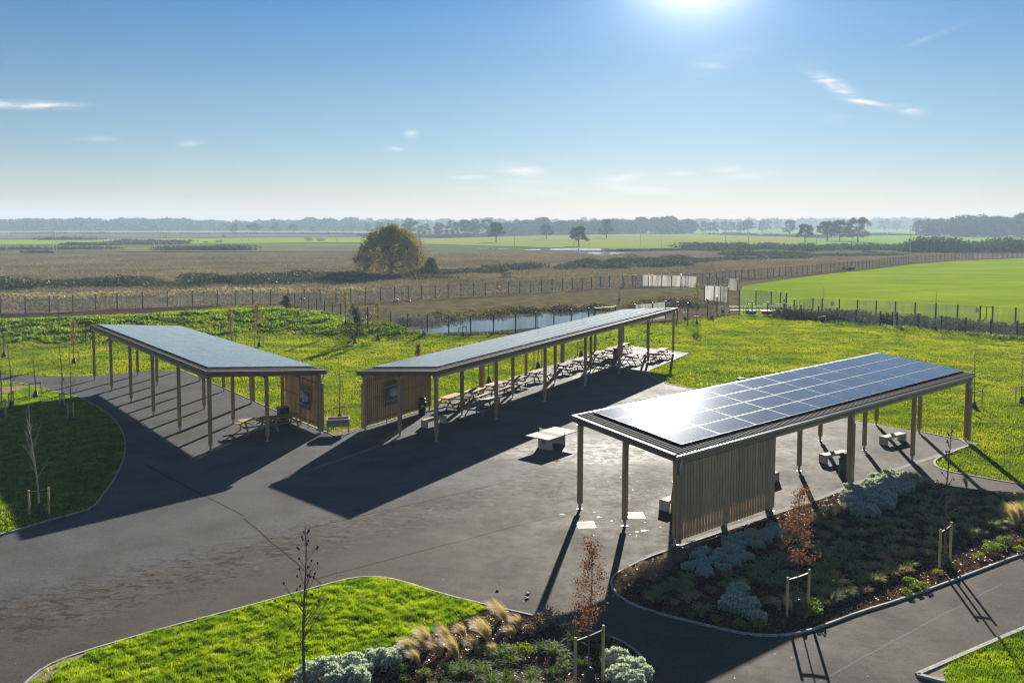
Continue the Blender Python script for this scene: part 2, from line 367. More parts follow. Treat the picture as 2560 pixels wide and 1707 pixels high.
    M['scrub'] = leafy('dead_stems', [(0, (.10, .078, .058)), (.5, (.185, .145, .108)), (.85, (.28, .225, .155)), (1, (.17, .165, .09))], .3, nscale=.03)
    M['dry_grass'] = leafy('dry_grass', [(0, (.15, .12, .075)), (.6, (.27, .22, .14)), (1, (.36, .31, .21))], .45, nscale=.1)
    M['bramble'] = leafy('bramble_leaves', [(0, (0.027, 0.036, 0.018)), (0.6, (0.053, 0.068, 0.03)), (1, (0.112, 0.112, 0.053))], .25)
    M['plough'] = ground_mat('ploughed_soil', [(.3, (.035, .024, .018)), (.55, (.075, .052, .038)), (.75, (.12, .10, .05))], .5, fine=4, bd=.15, bs=1)
    M['plough_grass'] = ground_mat('thin_grass_soil', [(.3, (.075, .058, .036)), (.55, (.13, .105, .055)), (.75, (.17, .155, .055))], .4, fine=4, bd=.15, bs=1)
    M['wheat'] = ground_mat('young_wheat', [(.28, (.12, .19, .006)), (.5, (.18, .265, .008)), (.72, (.28, .35, .02))], .03, (1, 3, 1), fine=.8, bd=.1, bs=.5, stripes=(.35, rad(76), 1.5), tram=(rad(-24), 24.0))
    M['field_a'] = ground_mat('distant_green', [(.3, (.15, .25, .02)), (.7, (.24, .36, .03))], .01, (1, 3, 1), fine=.2, bd=.1)
    M['field_b'] = ground_mat('distant_stubble', [(.3, (.19, .22, .04)), (.6, (.26, .28, .045)), (.8, (.30, .25, .06))], .012, (1, 4, 1), fine=.2, bd=.1)
    M['field_c'] = ground_mat('distant_plough', [(.3, (.10, .085, .065)), (.7, (.17, .15, .11))], .01, (1, 4, 1), fine=.2, bd=.1)
    M['field_d'] = ground_mat('rough_pasture', [(.3, (.07, .10, .035)), (.7, (.13, .18, .06))], .02, (1, 4, 1), fine=.3, bd=.1)
    M['countryside'] = ground_mat('countryside', [(.3, (.09, .085, .05)), (.5, (.13, .14, .06)), (.7, (.18, .22, .08))], .003, (1, 3, 1), fine=.05, bd=.1)
    M['oak_leaf'] = leafy('oak_leaves', [(0, (.075, .08, .02)), (.4, (.15, .135, .028)), (.75, (.26, .17, .035)), (1, (.38, .22, .05))], .45, nscale=.12)
    M['far_leaf'] = leafy('far_twigs', [(0, (.022, .022, .015)), (.6, (.045, .042, .026)), (1, (.09, .075, .04))], .3)
    M['far_leaf_rust'] = leafy('far_rust', [(0, (.10, .07, .03)), (.6, (.18, .11, .04)), (1, (.24, .16, .06))], .35)
    M['wood_mass'] = leafy('woodland', [(0, (.035, .036, .026)), (.6, (.06, .06, .04)), (1, (.10, .09, .055))], .2)
    M['copper'] = leafy('copper_leaves', [(0, (.12, .045, .028)), (.5, (.22, .09, .05)), (1, (.32, .17, .10))], .35)
    M['olive_leaf'] = leafy('olive_leaves', [(0, (.10, .10, .03)), (.5, (.20, .17, .05)), (1, (.33, .25, .08))], .4)
    M['pine_leaf'] = leafy('pine_needles', [(0, (.018, .035, .012)), (.6, (.04, .065, .02)), (1, (.09, .11, .035))], .2)
    M['silver'] = leafy('silver_foliage', [(0, (.26, .33, .31)), (.4, (.52, .61, .57)), (1, (.82, .88, .80))], .3)
    M['stipa'] = leafy('feather_grass', [(0, (.36, .27, .13)), (.5, (.58, .46, .25)), (1, (.76, .66, .42))], .45)
    M['tuft'] = leafy('sedge_blades', [(0, (.04, .075, .015)), (.5, (.10, .17, .025)), (1, (.22, .30, .04))], .45)
    M['tuft_dark'] = leafy('dark_tufts', [(0, (0.126, 0.194, 0.081)), (0.5, (0.229, 0.318, 0.12)), (1, (0.543, 0.425, 0.162))], .35)
    M['tuft_brown'] = leafy('brown_tufts', [(0, (0.338, 0.203, 0.102)), (0.5, (0.575, 0.405, 0.168)), (1, (0.54, 0.54, 0.203))], .35)
    M['limeleaf'] = leafy('lime_leaves', [(0, (.08, .13, .015)), (.5, (.18, .25, .025)), (1, (.34, .38, .05))], .5)
    M['darkleaf'] = leafy('dark_leaves', [(0, (0.072, 0.118, 0.035)), (0.5, (0.142, 0.237, 0.047)), (1, (0.283, 0.355, 0.072))], .4)
    M['heather'] = leafy('heather_stems', [(0, (0.152, 0.111, 0.101)), (0.5, (0.254, 0.186, 0.169)), (1, (0.406, 0.321, 0.254))], .35)
    M['chip'] = leafy('bark_chips', [(0, (0.045, 0.027, 0.018)), (0.5, (0.15, 0.083, 0.048)), (1, (0.36, 0.21, 0.135))], .05, rough=.4, gloss=.1)
    M['reed'] = leafy('reeds', [(0, (.06, .05, .03)), (.5, (.12, .10, .05)), (1, (.20, .17, .09))], .35)
    # water
    m, nt, out = mat('water'); v = coords(nt, (1, 3, 1)); f = noise(nt, v, 1.2, 4)
    principled(nt, out, (.02, .03, .035), .04, 0, bump(nt, f, .12, .02), .6); M['water'] = m
    M['wet'] = simple('wet_film', (.13, .13, .125), (.10, .10, .095), 3, .5, 0, .05, .002, spec=.05)
    # welded mesh fence: mostly open, thin wires
    for nm, op, col, gl in (('mesh_fence', .36, (.05, .055, .06), .35), ('mesh_painted_sheen', .34, (.42, .43, .43), .45)):  # second entry: same mesh, with the sun's sheen painted in as paler colour
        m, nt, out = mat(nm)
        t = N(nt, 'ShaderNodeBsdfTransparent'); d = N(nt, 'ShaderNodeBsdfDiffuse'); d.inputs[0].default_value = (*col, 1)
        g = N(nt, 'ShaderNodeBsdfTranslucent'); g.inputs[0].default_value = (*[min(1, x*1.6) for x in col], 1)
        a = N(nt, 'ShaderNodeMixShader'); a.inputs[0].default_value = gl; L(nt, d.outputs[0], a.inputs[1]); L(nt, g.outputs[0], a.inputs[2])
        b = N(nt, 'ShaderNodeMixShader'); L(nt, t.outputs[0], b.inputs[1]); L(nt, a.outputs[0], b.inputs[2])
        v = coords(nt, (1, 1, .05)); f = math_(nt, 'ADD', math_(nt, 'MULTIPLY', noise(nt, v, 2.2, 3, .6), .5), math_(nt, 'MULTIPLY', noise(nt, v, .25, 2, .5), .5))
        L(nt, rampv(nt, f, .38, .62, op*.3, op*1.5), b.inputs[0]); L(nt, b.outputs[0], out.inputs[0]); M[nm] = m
setup_mats()

# ------------------------------------------------------------------ site outlines
yard_edge = PL([(-420, 850), (0, 859), (150, 864.6), (217, 862.7), (319, 854), (416, 850.5), (487.5, 879), (588.8, 923), (638.8, 945.4), (743, 990), (755.6, 994.5), (771.6, 1002.9),
    (789.4, 998.3), (833, 983.7), (987, 938), (1100, 893), (1260.7, 841), (1385, 803), (1440, 793.5), (1488.5, 799), (1583.4, 810.7), (1545.5, 827.5), (1500, 846), (1489, 852), (1491, 861), (1506, 871.5),
    (1545.5, 884.5), (1598.6, 893), (1939, 958.9), (1976.5, 966.4), (2109, 990), (2243, 1017), (2174, 1042.6), (2151.5, 1053), (2144.5, 1062.6), (2154, 1073.6), (2179, 1082.4), (2226.5, 1091.5),
    (2352, 1113), (2800, 1195), (2950, 2300), (-900, 2300), (-900, 1500)])
bed_main = PL([(1402, 1345), (1408, 1325), (1424, 1313), (1485, 1283), (1546, 1261.8), (1663, 1222), (1892.6, 1144.4), (1966.4, 1114.9), (2029.7, 1091), (2090, 1092), (2141.5, 1104), (2188, 1117), (2272.5, 1127.5), (2352, 1131), (2560, 1135), (2700, 1180),
    (2560, 1205), (2352, 1271), (2221.6, 1321.6), (2074, 1376.4), (1966, 1409.4), (1918.7, 1428), (1848.4, 1452.8), (1789.8, 1461.5), (1719.5, 1458.7), (1637.5, 1441), (1492, 1404.8), (1425, 1376)])
lawn_near = PL([(20, 1610), (61, 1568.5), (101.6, 1534.4), (167.6, 1506.5), (365.7, 1448), (558.7, 1397.3), (751.7, 1344), (812.6, 1328.7), (863.4, 1326.2), (914.2, 1333.8), (1015.8, 1366.9), (1140, 1396.6),
    (1060, 1430), (934.5, 1481.3), (859.5, 1504.7), (758.7, 1539.8), (676.7, 1563), (500, 1640), (300, 1760), (-200, 1760)])
bed_near = PL([(1140, 1396.6), (1241.5, 1420), (1298.2, 1437.7), (1354.8, 1451.3), (1423.2, 1470.9), (1466, 1500), (1485.7, 1533.4), (1477.9, 1566.6), (1440, 1640), (1300, 1760), (300, 1760), (500, 1640), (676.7, 1563), (758.7, 1539.8), (859.5, 1504.7), (934.5, 1481.3), (1060, 1430)])
lawn_left = PL([(-500, 1365), (0, 1230.5), (111.3, 1196), (182.6, 1177), (211.5, 1169), (233.8, 1142.5), (262.7, 1102.4), (278.3, 1071.3), (287.2, 1042.3), (288.3, 1020), (283.9, 1000), (271.6, 975.5),
    (251.6, 953.3), (222.7, 935.4), (195.9, 919.8), (169.2, 909.8), (133.6, 900.9), (66.8, 884), (0, 874.5), (-420, 862)])
lawn_corner = PL([(2106.5, 1552), (2352, 1445), (2700, 1300), (2800, 1900), (2500, 1900), (2171, 1568.4)])

# ------------------------------------------------------------------ terrain
big = PL([(-600, 752), (0, 733), (120, 728), (330, 720), (560, 701), (660, 703), (740, 728), (800, 745), (880, 757), (945, 768), (1100, 770), (1300, 764), (1500, 742), (1700, 722), (1830, 733), (2100, 752), (2352, 776), (2900, 815), (3400, 1400), (3400, 2400), (-900, 2400), (-900, 1300)])
def mound(X, Y):
    ridge = [P(x, y, z)[:2] for x, y, z in ((-500, 745, 1.7), (0, 737, 1.7), (300, 727, 1.8), (560, 708, 2.1), (660, 708, 1.9))]
    tail = [P(x, y, z)[:2] for x, y, z in ((660, 708, 1.9), (740, 728, 1.3), (800, 745, .9), (880, 757, .3))]
    d1 = dist_poly(X, Y, ridge, False); d2 = dist_poly(X, Y, tail, False)
    h1 = 1.85*np.clip(1-(d1/13.5), 0, 1)**1.3
    h2 = 1.1*np.clip(1-(d2/9.0), 0, 1)**1.4
    return np.maximum(h1, h2)
_LAT = np.random.default_rng(5).uniform(-1, 1, (8, 256, 256))
def _lat(x, y, k):
    xi = np.floor(x).astype(int); yi = np.floor(y).astype(int); fx = x-xi; fy = y-yi; fx = fx*fx*(3-2*fx); fy = fy*fy*(3-2*fy); g = _LAT[k % 8]
    a = g[xi & 255, yi & 255]; b = g[(xi+1) & 255, yi & 255]; c = g[xi & 255, (yi+1) & 255]; d = g[(xi+1) & 255, (yi+1) & 255]
    return (a*(1-fx)+b*fx)*(1-fy)+(c*(1-fx)+d*fx)*fy
def vnoise(X, Y, s, seed=0):
    """lattice noise, three octaves, roughly -1..1; s ~ radians per metre"""
    X = np.asarray(X, float)*s*.45+seed*17.3; Y = np.asarray(Y, float)*s*.45+seed*9.1
    return 1.2*(_lat(X, Y, seed)*.55+_lat(X*2.1+5, Y*2.1+7, seed+1)*.3+_lat(X*4.3+3, Y*4.3+1, seed+2)*.2)
def terr(X, Y):
    X = np.asarray(X, float); Y = np.asarray(Y, float)
    ins = inside(X, Y, yard_edge); D = dist_poly(X, Y, yard_edge); e = np.clip((D-.8)/4, 0, 1)
    z = -.03+np.where(ins, 0, e*(mound(X, Y)+.10*vnoise(X, Y, .45, 1)*np.clip(e*2, 0, 1)+.05*vnoise(X, Y, 1.3, 4)))
    zz = np.where(ins, -.05, z)
    return np.where(inside(X, Y, big), zz, -.45)
LAWN_REGION = None
def tz(x, y): return float(terr(np.array([x]), np.array([y]))[0])
def PT(x, y):
    """point on the lawn surface seen at photo position"""
    p = P(x, y)
    for _ in range(12): p = P(x, y, max(0, tz(p[0], p[1])))
    return p
# base ground: one sheet to the horizon
b = MB(); S = 9000
ys = [-200, 0, 60, 125, 200, 400, 800, 2000, 5000, S]; xs = [-S, -3000, -800, -200, 0, 200, 800, 3000, S]
vs = [(x, y, -.30) for y in ys for x in xs]; nx = len(xs)
b.add(vs, [(j*nx+i, j*nx+i+1, (j+1)*nx+i+1, (j+1)*nx+i) for j in range(len(ys)-1) for i in range(nx-1)])
tag(b.build('ground', M['countryside']), kind='structure')
# lawn terrain
gx = np.arange(-75, 95.01, .5); gy = np.arange(20, 131.01, .5)
GX, GY = np.meshgrid(gx, gy); GZ = terr(GX, GY)
me = bpy.data.meshes.new('lawn'); V = np.stack([GX, GY, GZ], -1).reshape(-1, 3); nx, ny = len(gx), len(gy)
ii = (np.arange(ny-1)[:, None]*nx+np.arange(nx-1)[None, :]).ravel(); Fq = np.stack([ii, ii+1, ii+nx+1, ii+nx], -1)
me.from_pydata(V.tolist(), [], Fq.tolist()); me.materials.append(M['lawn']); me.polygons.foreach_set('use_smooth', [True]*len(Fq))
o = bpy.data.objects.new('lawn', me); COL.objects.link(o); tag(o, kind='structure')
tag(sheet('tarmac_yard', yard_edge, 0, M['tarmac'], .12))
sheet('lawn_island', lawn_near, .03, M['lawn_dark'], .05)
sheet('lawn_island', lawn_left, .03, M['lawn_dark'], .05)
sheet('lawn_island', lawn_corner, .03, M['lawn_dark'], .05)
sheet('planting_bed', bed_main, .02, M['soil'], .05)
sheet('planting_bed', bed_near, .034, M['soil'], .05)
sheet('gravel_path', PL([(-60, 893), (0, 890), (40, 886.5), (78, 887.5), (40, 896), (0, 905), (-60, 912)]), .045, M['buff'], .02)
sheet('bare_verge', PL([(757, 992), (790, 985), (828, 981), (789.4, 997), (771.6, 1001.5)]), .012, M['sand'], .03)
sheet('bare_verge', PL([(2112, 1551), (2200, 1513), (2165, 1545), (2175, 1566), (2160, 1563)]), .042, M['sand'], .02)
sheet('bare_verge', PL([(66, 1567), (103, 1537), (170, 1509), (215, 1497), (150, 1530), (110, 1568)]), .042, M['sand'], .02)
# kerbs
kb = MB()
for line, w, z1 in ((PL([(20, 1610), (61, 1568.5), (101.6, 1534.4), (167.6, 1506.5), (365.7, 1448), (558.7, 1397.3), (751.7, 1344), (812.6, 1328.7), (863.4, 1326.2), (914.2, 1333.8), (1015.8, 1366.9), (1140, 1396.6), (1241.5, 1420), (1298.2, 1437.7), (1354.8, 1451.3), (1423.2, 1470.9), (1466, 1500), (1485.7, 1533.4), (1477.9, 1566.6), (1440, 1640)]), .07, .07),
        (PL([(1663, 1222), (1546, 1261.8), (1485, 1283), (1424, 1313), (1408, 1325), (1402, 1345), (1425, 1376), (1492, 1404.8), (1637.5, 1441), (1719.5, 1458.7), (1789.8, 1461.5), (1848.4, 1452.8), (1918.7, 1428), (1966, 1409.4), (2074, 1376.4), (2221.6, 1321.6), (2352, 1271), (2560, 1205)]), .07, .065),
        (lawn_left, .07, .07),
        (PL([(2171, 1568.4), (2106.5, 1552)]), .13, .08), (PL([(2106.5, 1552), (2352, 1445), (2700, 1300)]), .13, .08)):
    strip(kb, smoothline(line, 1), w, -.02, z1)
e = yard_edge
strip(kb, smoothline(e[5:10], 1), .08, -.05, .03); strip(kb, e[9:15], .08, -.05, .032); strip(kb, smoothline(e[15:30], 1), .10, -.05, .03); strip(kb, smoothline(e[30:40], 1), .10, -.05, .034)
tag(kb.build('kerb_edging', M['kerb']), kind='structure')
pv = MB(); strip(pv, PL([(1485, 1279), (1546, 1257.5), (1663, 1217), (1892.6, 1140), (1966.4, 1111), (2029.7, 1087), (2150, 1047), (2243, 1017)]), .30, -.02, .006)
tag(pv.build('paved_strip', M['setts']), kind='structure')

# ------------------------------------------------------------------ distant land
def field(name, pts, z, m): return sheet(name, PL(pts), z, m, 0)
field('scrub_field', [(-900, 733), (0, 727), (300, 716), (640, 704), (900, 693), (1170, 677), (1420, 661), (1600, 655), (1760, 640), (1960, 622), (2100, 602), (2352, 590), (2700, 584), (2700, 574), (-900, 577)], -.20, M['scrub_ground'])
field('ploughed_strip', [(-900, 760), (0, 738), (120, 733), (330, 726), (560, 706), (640, 699), (560, 700), (330, 705), (120, 716), (0, 717), (-900, 735)], -.12, M['plough'])
field('rough_ground', [(640, 720), (700, 724), (760, 735), (860, 753), (940, 768), (1300, 762), (1500, 738), (1700, 720), (1700, 668), (1420, 659), (1170, 674), (900, 690), (700, 699), (640, 701)], -.14, M['plough_grass'])
field('wheat_field', [(1695, 720), (1830, 733), (2100, 750), (2352, 772), (2900, 800), (2900, 585), (2352, 592), (2200, 598), (2100, 606), (1990, 619), (1900, 628), (1800, 641), (1705, 655)], -.16, M['wheat'])
field('field_margin', [(1690, 668), (1705, 655), (1800, 641), (1900, 628), (1990, 619), (2100, 606), (2200, 598), (2100, 600), (1990, 612), (1900, 621), (1700, 640), (1560, 655)], -.15, M['plough_grass'])
field('green_strip', [(-900, 581), (0, 579), (820, 575), (1100, 570), (1600, 571), (2352, 574), (2800, 574), (2800, 578), (2352, 579), (1600, 576), (1000, 577), (400, 577), (0, 582.5)], -.10, M['field_d'])
field('pale_field', [(960, 560), (1330, 570), (1640, 570), (1960, 569), (2000, 558), (1900, 548), (1640, 539), (1400, 538), (1120, 545), (960, 549)], -.06, M['field_b'])
field('green_field', [(-900, 566), (0, 562), (400, 560), (700, 557), (960, 556), (960, 549), (830, 545), (500, 547), (0, 551), (-900, 555)], -.06, M['field_a'])
field('green_field', [(1800, 560), (2060, 562), (2260, 561), (2352, 560), (2700, 560), (2700, 541), (2352, 541), (2180, 539), (1990, 541), (1900, 548), (1800, 556)], -.04, M['field_a'])
field('brown_field', [(-900, 553), (0, 550), (500, 546), (820, 544), (820, 537), (300, 538), (-900, 539)], -.04, M['field_c'])
field('green_field', [(-900, 536.5), (0, 534.5), (600, 534), (820, 535), (1000, 541), (1000, 533), (600, 530), (0, 530), (-900, 530)], -.02, M['field_a'])
field('green_field', [(1560, 538), (1900, 539), (2200, 537), (2250, 529), (1560, 529)], 0, M['field_a'])
field('pond', [(943, 758), (960, 752), (1000, 745), (1102, 733), (1229, 721), (1320, 718), (1366, 716), (1390, 722), (1380, 740), (1208, 754), (1102, 761.5), (1000, 765), (960, 763)], -.04, M['water'])
for i, pts in enumerate(([(1200, 575), (1250, 570), (1320, 570), (1420, 571.5), (1400, 576), (1310, 574)], [(1305, 583), (1340, 579), (1440, 580), (1400, 586)], [(1640, 571), (1700, 570), (1760, 573), (1700, 575)], [(2050, 577), (2080, 574.5), (2352, 576.5), (2352, 580), (2150, 580)], [(1840, 575.5), (1870, 574), (1868, 577.5)], [(1978, 576), (2012, 577), (2008, 579.5), (1980, 578.5)], [(1050, 570.5), (1120, 569.8), (1180, 571), (1120, 572)])):
    field('flood_water', pts, -.03, M['water'])

# ------------------------------------------------------------------ scattering
def scatter_pts(polys, n, bbox=None, excl=()):
    P0 = np.array([p[:2] for q in polys for p in q]); lo = P0.min(0); hi = P0.max(0)
    if bbox: lo = np.maximum(lo, bbox[:2]); hi = np.minimum(hi, bbox[2:])
    X = NR.uniform(lo[0], hi[0], n); Y = NR.uniform(lo[1], hi[1], n); ok = np.zeros(n, bool)
    for q in polys: ok |= inside(X, Y, q)
    for q in excl: ok &= ~inside(X, Y, q)
    return X[ok], Y[ok]
def visible(X, Y, margin=120, top=515):
    w = Y*math.cos(PITCH)+(CAMH)*math.sin(PITCH); u = (CX0+FPX*X/w)/K
    v = (CY0-FPX*(Y*math.sin(PITCH)-CAMH*math.cos(PITCH))/w)/K
    return (u > -margin) & (u < 2352+margin) & (v < 1568+margin)
def blades(X, Y, Z, per, h, w, lean=.5, spread=.05, bend=True):
    """per blades in a tuft at each point; each blade a bent strip of one quad and one triangle -> returned as quads"""
    k = len(X); X = np.repeat(X, per); Y = np.repeat(Y, per); Z = np.repeat(Z, per); n = len(X)
    a = NR.uniform(0, 2*np.pi, n); r = NR.uniform(0, spread, n); hx = NR.uniform(.55, 1.15, n)*h; ww = NR.uniform(.6, 1.2, n)*w/2
    bx = X+r*np.cos(a); by = Y+r*np.sin(a); l = NR.uniform(.1, 1, n)*lean*hx; a2 = a+NR.normal(0, .6, n)
    tx = bx+l*np.cos(a2); ty = by+l*np.sin(a2); wa = NR.uniform(0, np.pi, n); dx = np.cos(wa)*ww; dy = np.sin(wa)*ww
    zt = Z+hx*np.sqrt(np.clip(1-(l/hx)**2*.5, .1, 1))
    V = np.empty((n, 4, 3)); V[:, 0] = np.stack([bx-dx, by-dy, Z-.02], -1); V[:, 1] = np.stack([bx+dx, by+dy, Z-.02], -1)
    V[:, 2] = np.stack([tx+dx*.25, ty+dy*.25, zt], -1); V[:, 3] = np.stack([tx-dx*.25, ty-dy*.25, zt], -1)
    return V.reshape(-1, 3)
def clumpy(X, Y, s, seed, lo=.0):
    return 1+.35*vnoise(X, Y, s, seed)
# near lawns
X, Y = scatter_pts([lawn_near], 190000, (-25, 20, 10, 45)); k = visible(X, Y, 60) & (vnoise(X, Y, 14, 3)+.5*vnoise(X, Y, 4, 6)+NR.normal(0, .3, len(X)) > -.45); X, Y = X[k], Y[k]
k = dist_poly(X, Y, lawn_near) > .13; X, Y = X[k], Y[k]
k = ~inside(X, Y, PL([(66, 1567), (103, 1537), (170, 1509), (215, 1497), (150, 1530), (110, 1568)])) | (NR.random(len(X)) < .15); X, Y = X[k], Y[k]
hh = .095*(1+.5*vnoise(X, Y, 3.5, 2)+.9*vnoise(X, Y, 14, 5))
V = blades(X, Y, np.full(len(X), .03), 4, .095, .016, 1.0, .05); V = V.reshape(-1, 4, 3); V[:, 2:, 2] += (np.repeat(hh, 4)-.095)[:, None]*.9; G1 = V.reshape(-1, 3)
X, Y = scatter_pts([lawn_corner], 60000, (8, 20, 30, 40)); k = visible(X, Y, 60) & ~inside(X, Y, PL([(2112, 1551), (2200, 1513), (2165, 1545), (2175, 1566), (2160, 1563)])); X, Y = X[k], Y[k]
G2 = blades(X, Y, np.full(len(X), .03), 4, .08, .011, .9, .06)
X, Y = scatter_pts([lawn_left], 190000, (-45, 30, 0, 90)); k = visible(X, Y, 60) & ~inside(X, Y, PL([(-60, 893), (0, 890), (40, 886.5), (78, 887.5), (40, 896), (0, 905), (-60, 912)])); X, Y = X[k], Y[k]
G3 = blades(X, Y, np.full(len(X), .03), 3, .08, .018, .9, .07)
tag(npmesh('grass', np.concatenate([G1, G2, G3]), 4, M['grass_near']), 'short green lawn grass on the islands beside the tarmac', None, None, 'stuff')
# far lawns (density falls with distance)
X = NR.uniform(-75, 95, 900000); Y = 40+90*NR.random(900000)**.9
k = visible(X, Y, 60) & inside(X, Y, big) & ~inside(X, Y, yard_edge) & (NR.random(len(X)) < np.clip((62/Y)**1.5, 0, 1)); X, Y = X[k], Y[k]
Z = terr(X, Y); sc = np.clip(Y/55, 1, 2.2)
weedy = (mound(X, Y) > .35) & (vnoise(X, Y, 1.6, 3) > -.05)
def tuftset(X, Y, Z, per, h, w):
    V = blades(X, Y, Z, per, 1.0, 1.0, .8, .12).reshape(-1, 4, 3); n = len(V)
    Zr = np.repeat(Z, per); s = np.repeat(np.clip(Y/60, .9, 1.9), per)
    c = V[:, :2].mean(1, keepdims=True); V[:, 2:, 2] = Zr[:, None]+(V[:, 2:, 2]-Zr[:, None])*h*np.repeat(1+.5*vnoise(X, Y, 1.1, 7)+.3*vnoise(X, Y, 3.3, 2), per)[:, None]
    base = V[:, :2].mean(1); tip = V[:, 2:].mean(1); d0 = (V[:, 1]-V[:, 0])/2*w*s[:, None]; tip[:, :2] = base[:, :2]+(tip[:, :2]-base[:, :2])*h*1.3
    V[:, 0] = base-d0; V[:, 1] = base+d0; V[:, 2] = tip+d0*.3; V[:, 3] = tip-d0*.3
    return V.reshape(-1, 3)
a = ~weedy
tag(npmesh('grass', tuftset(X[a], Y[a], Z[a], 3, .10, .035), 4, M['grass_far']), 'sunlit yellow green meadow grass around the yard', None, None, 'stuff')
w_ = weedy & (NR.random(len(X)) < .8)
tag(npmesh('weeds', tuftset(X[w_], Y[w_], Z[w_], 3, .26, .12), 4, M['weeds']), 'rough green weeds growing over the low bank', None, None, 'stuff')
X2, Y2 = scatter_pts([PL([(1520, 875), (1600, 830), (1750, 815), (1800, 850), (1900, 880), (1720, 905), (1600, 893)]), PL([(1250, 800), (1500, 752), (1650, 790), (1500, 795), (1380, 800)]), PL([(2200, 1000), (2352, 960), (2352, 1010), (2250, 1015)])], 5000)
kk = (vnoise(X2, Y2, .9, 9) > 0) & ~inside(X2, Y2, yard_edge); X2, Y2 = X2[kk], Y2[kk]
tag(npmesh('weeds', tuftset(X2, Y2, terr(X2, Y2), 5, .26, .09), 4, M['weeds']), 'patches of taller dark weeds in the meadow', None, None, 'stuff')
# dead scrub beyond the fence
scr = PL([(-200, 722), (0, 716), (300, 705), (640, 697), (900, 688), (1170, 672), (1420, 657), (1600, 650), (1760, 638), (1960, 614), (2100, 598), (2200, 592), (2200, 580), (-200, 584)])
X, Y = scatter_pts([scr], 160000); k = visible(X, Y, 60) & (NR.random(len(X)) < np.clip(150/Y, .1, 1)); X, Y = X[k], Y[k]
sc = np.clip(Y/160, .8, 2)
V = blades(X, Y, np.full(len(X), -.2), 4, .42, .22, 1.2, .8)
tag(npmesh('scrub', V, 4, M['scrub']), 'brown dead stems covering the rough field beyond the fence', None, None, 'stuff')
def leafmass(blobs, n, size, seedshell=.55, jitter=.25):
    """n leaf sized quads through a set of ellipsoids (x,y,z,rx,ry,rz)"""
    B = np.array(blobs, float); vol = (B[:, 3]*B[:, 4]*B[:, 5])**.67; idx = NR.choice(len(B), n, p=vol/vol.sum()); b_ = B[idx]
    d = NR.normal(size=(n, 3)); d /= np.linalg.norm(d, axis=1, keepdims=True); r = seedshell+(1-seedshell)*NR.random(n)**.7+NR.normal(0, .05, n)
    C = b_[:, :3]+d*b_[:, 3:]*r[:, None]
    a = NR.normal(size=(n, 3)); a /= np.linalg.norm(a, axis=1, keepdims=True); c = np.cross(a, NR.normal(size=(n, 3))); c /= np.linalg.norm(c, axis=1, keepdims=True)
    s = size*NR.uniform(.5, 1.2, n)[:, None]
    V = np.stack([C-a*s*.5, C+c*s*.4, C+a*s*.5, C-c*s*.4], 1)
    return V.reshape(-1, 3)
def band(name, pts_lo, h, n, size, m, label, step=4, ry=3, zbase=-.2, jit=.5, kind='stuff'):
    """long ragged mass along a line of photo positions"""
    line = smoothline(PL(pts_lo), 2); bl = []
    for i in range(len(line)-1):
        a_, c_ = line[i], line[i+1]; d = np.linalg.norm(c_-a_); q = max(1, int(d/step))
        for j in range(q):
            p = a_+(c_-a_)*(j/q); hh = h*R_.uniform(1-jit, 1.0)
            bl += [(p[0]+R_.uniform(-1, 1)*step*1.2, p[1]+R_.uniform(-1, 1)*ry*.7, zbase+hh*g*.42, step*R_.uniform(.7, 1.9), ry*R_.uniform(.4, 1), hh*g*.58) for g in (1, R_.uniform(.4, .9))]
    V = leafmass(bl, n, size, .25); V[:, 2] = np.maximum(V[:, 2], zbase)
    o = npmesh(name, V, 4, m); tag(o, label, None, None, kind); return o
# bramble bands and scrub
band('bramble', [(-200, 662), (0, 662), (180, 656), (400, 650), (560, 647), (700, 642), (830, 640)], 2.2, 26000, .55, M['bramble'], 'dark bramble thicket running across the brown field', 3, 9)
band('bramble', [(640, 634), (800, 634), (900, 636), (1000, 637)], 1.2, 7000, .5, M['bramble'], 'low dark bramble around the foot of the big oak', 3, 5)
band('dry_grass', [(-100, 686), (0, 684), (200, 679), (420, 672), (640, 668), (800, 668)], .9, 14000, .45, M['dry_grass'], 'pale dry grass strip in front of the brambles', 3, 7)
band('bramble', [(1000, 627), (1120, 622), (1250, 614), (1400, 612), (1500, 610), (1560, 606)], 1.8, 14000, .6, M['bramble'], 'low dark scrub behind the mesh fence', 3, 8)
band('bramble', [(1350, 603), (1420, 603), (1500, 600), (1580, 596)], 2.0, 9000, .7, M['bramble'], 'taller grey scrub mound left of the far fence', 3, 7)
band('bramble', [(1560, 600), (1640, 596), (1760, 592), (1850, 588), (1960, 586), (2060, 584)], 1.1, 16000, .8, M['bramble'], 'dark scrub ridge in front of the flooded ground', 4, 10)
band('bramble', [(1700, 586), (1740, 584), (1790, 586), (1830, 584)], 2.2, 6000, .9, M['bramble'], 'cluster of tall scrub in the middle distance', 4, 8)
band('hedgerow', [(1430, 576), (1520, 574), (1640, 575)], 1.0, 6000, .9, M['bramble'], 'low hedge along the water behind the scrub', 5, 6)
band('reed_mound', [(1608, 571), (1650, 571), (1700, 571), (1785, 571)], 3.8, 8000, 1.0, M['bramble'], 'long dark reedy mound before the pale field', 6, 12, jit=.15)
band('reed_mound', [(1828, 574), (1900, 573), (2000, 573), (2064, 573)], 3.6, 8000, 1.0, M['bramble'], 'second dark mound right of the flood water', 6, 12, jit=.15)
band('reeds', [(962, 741), (1000, 733), (1080, 724), (1180, 715), (1290, 711), (1400, 708)], 1.1, 15000, .3, M['reed'], 'brown reeds on the far bank of the pond', 1.6, 2.2, jit=.3)
band('reeds', [(1020, 768), (1100, 767), (1180, 765)], .7, 2500, .2, M['reed'], 'short reeds along the near edge of the pond', 1.5, .8, jit=.5)
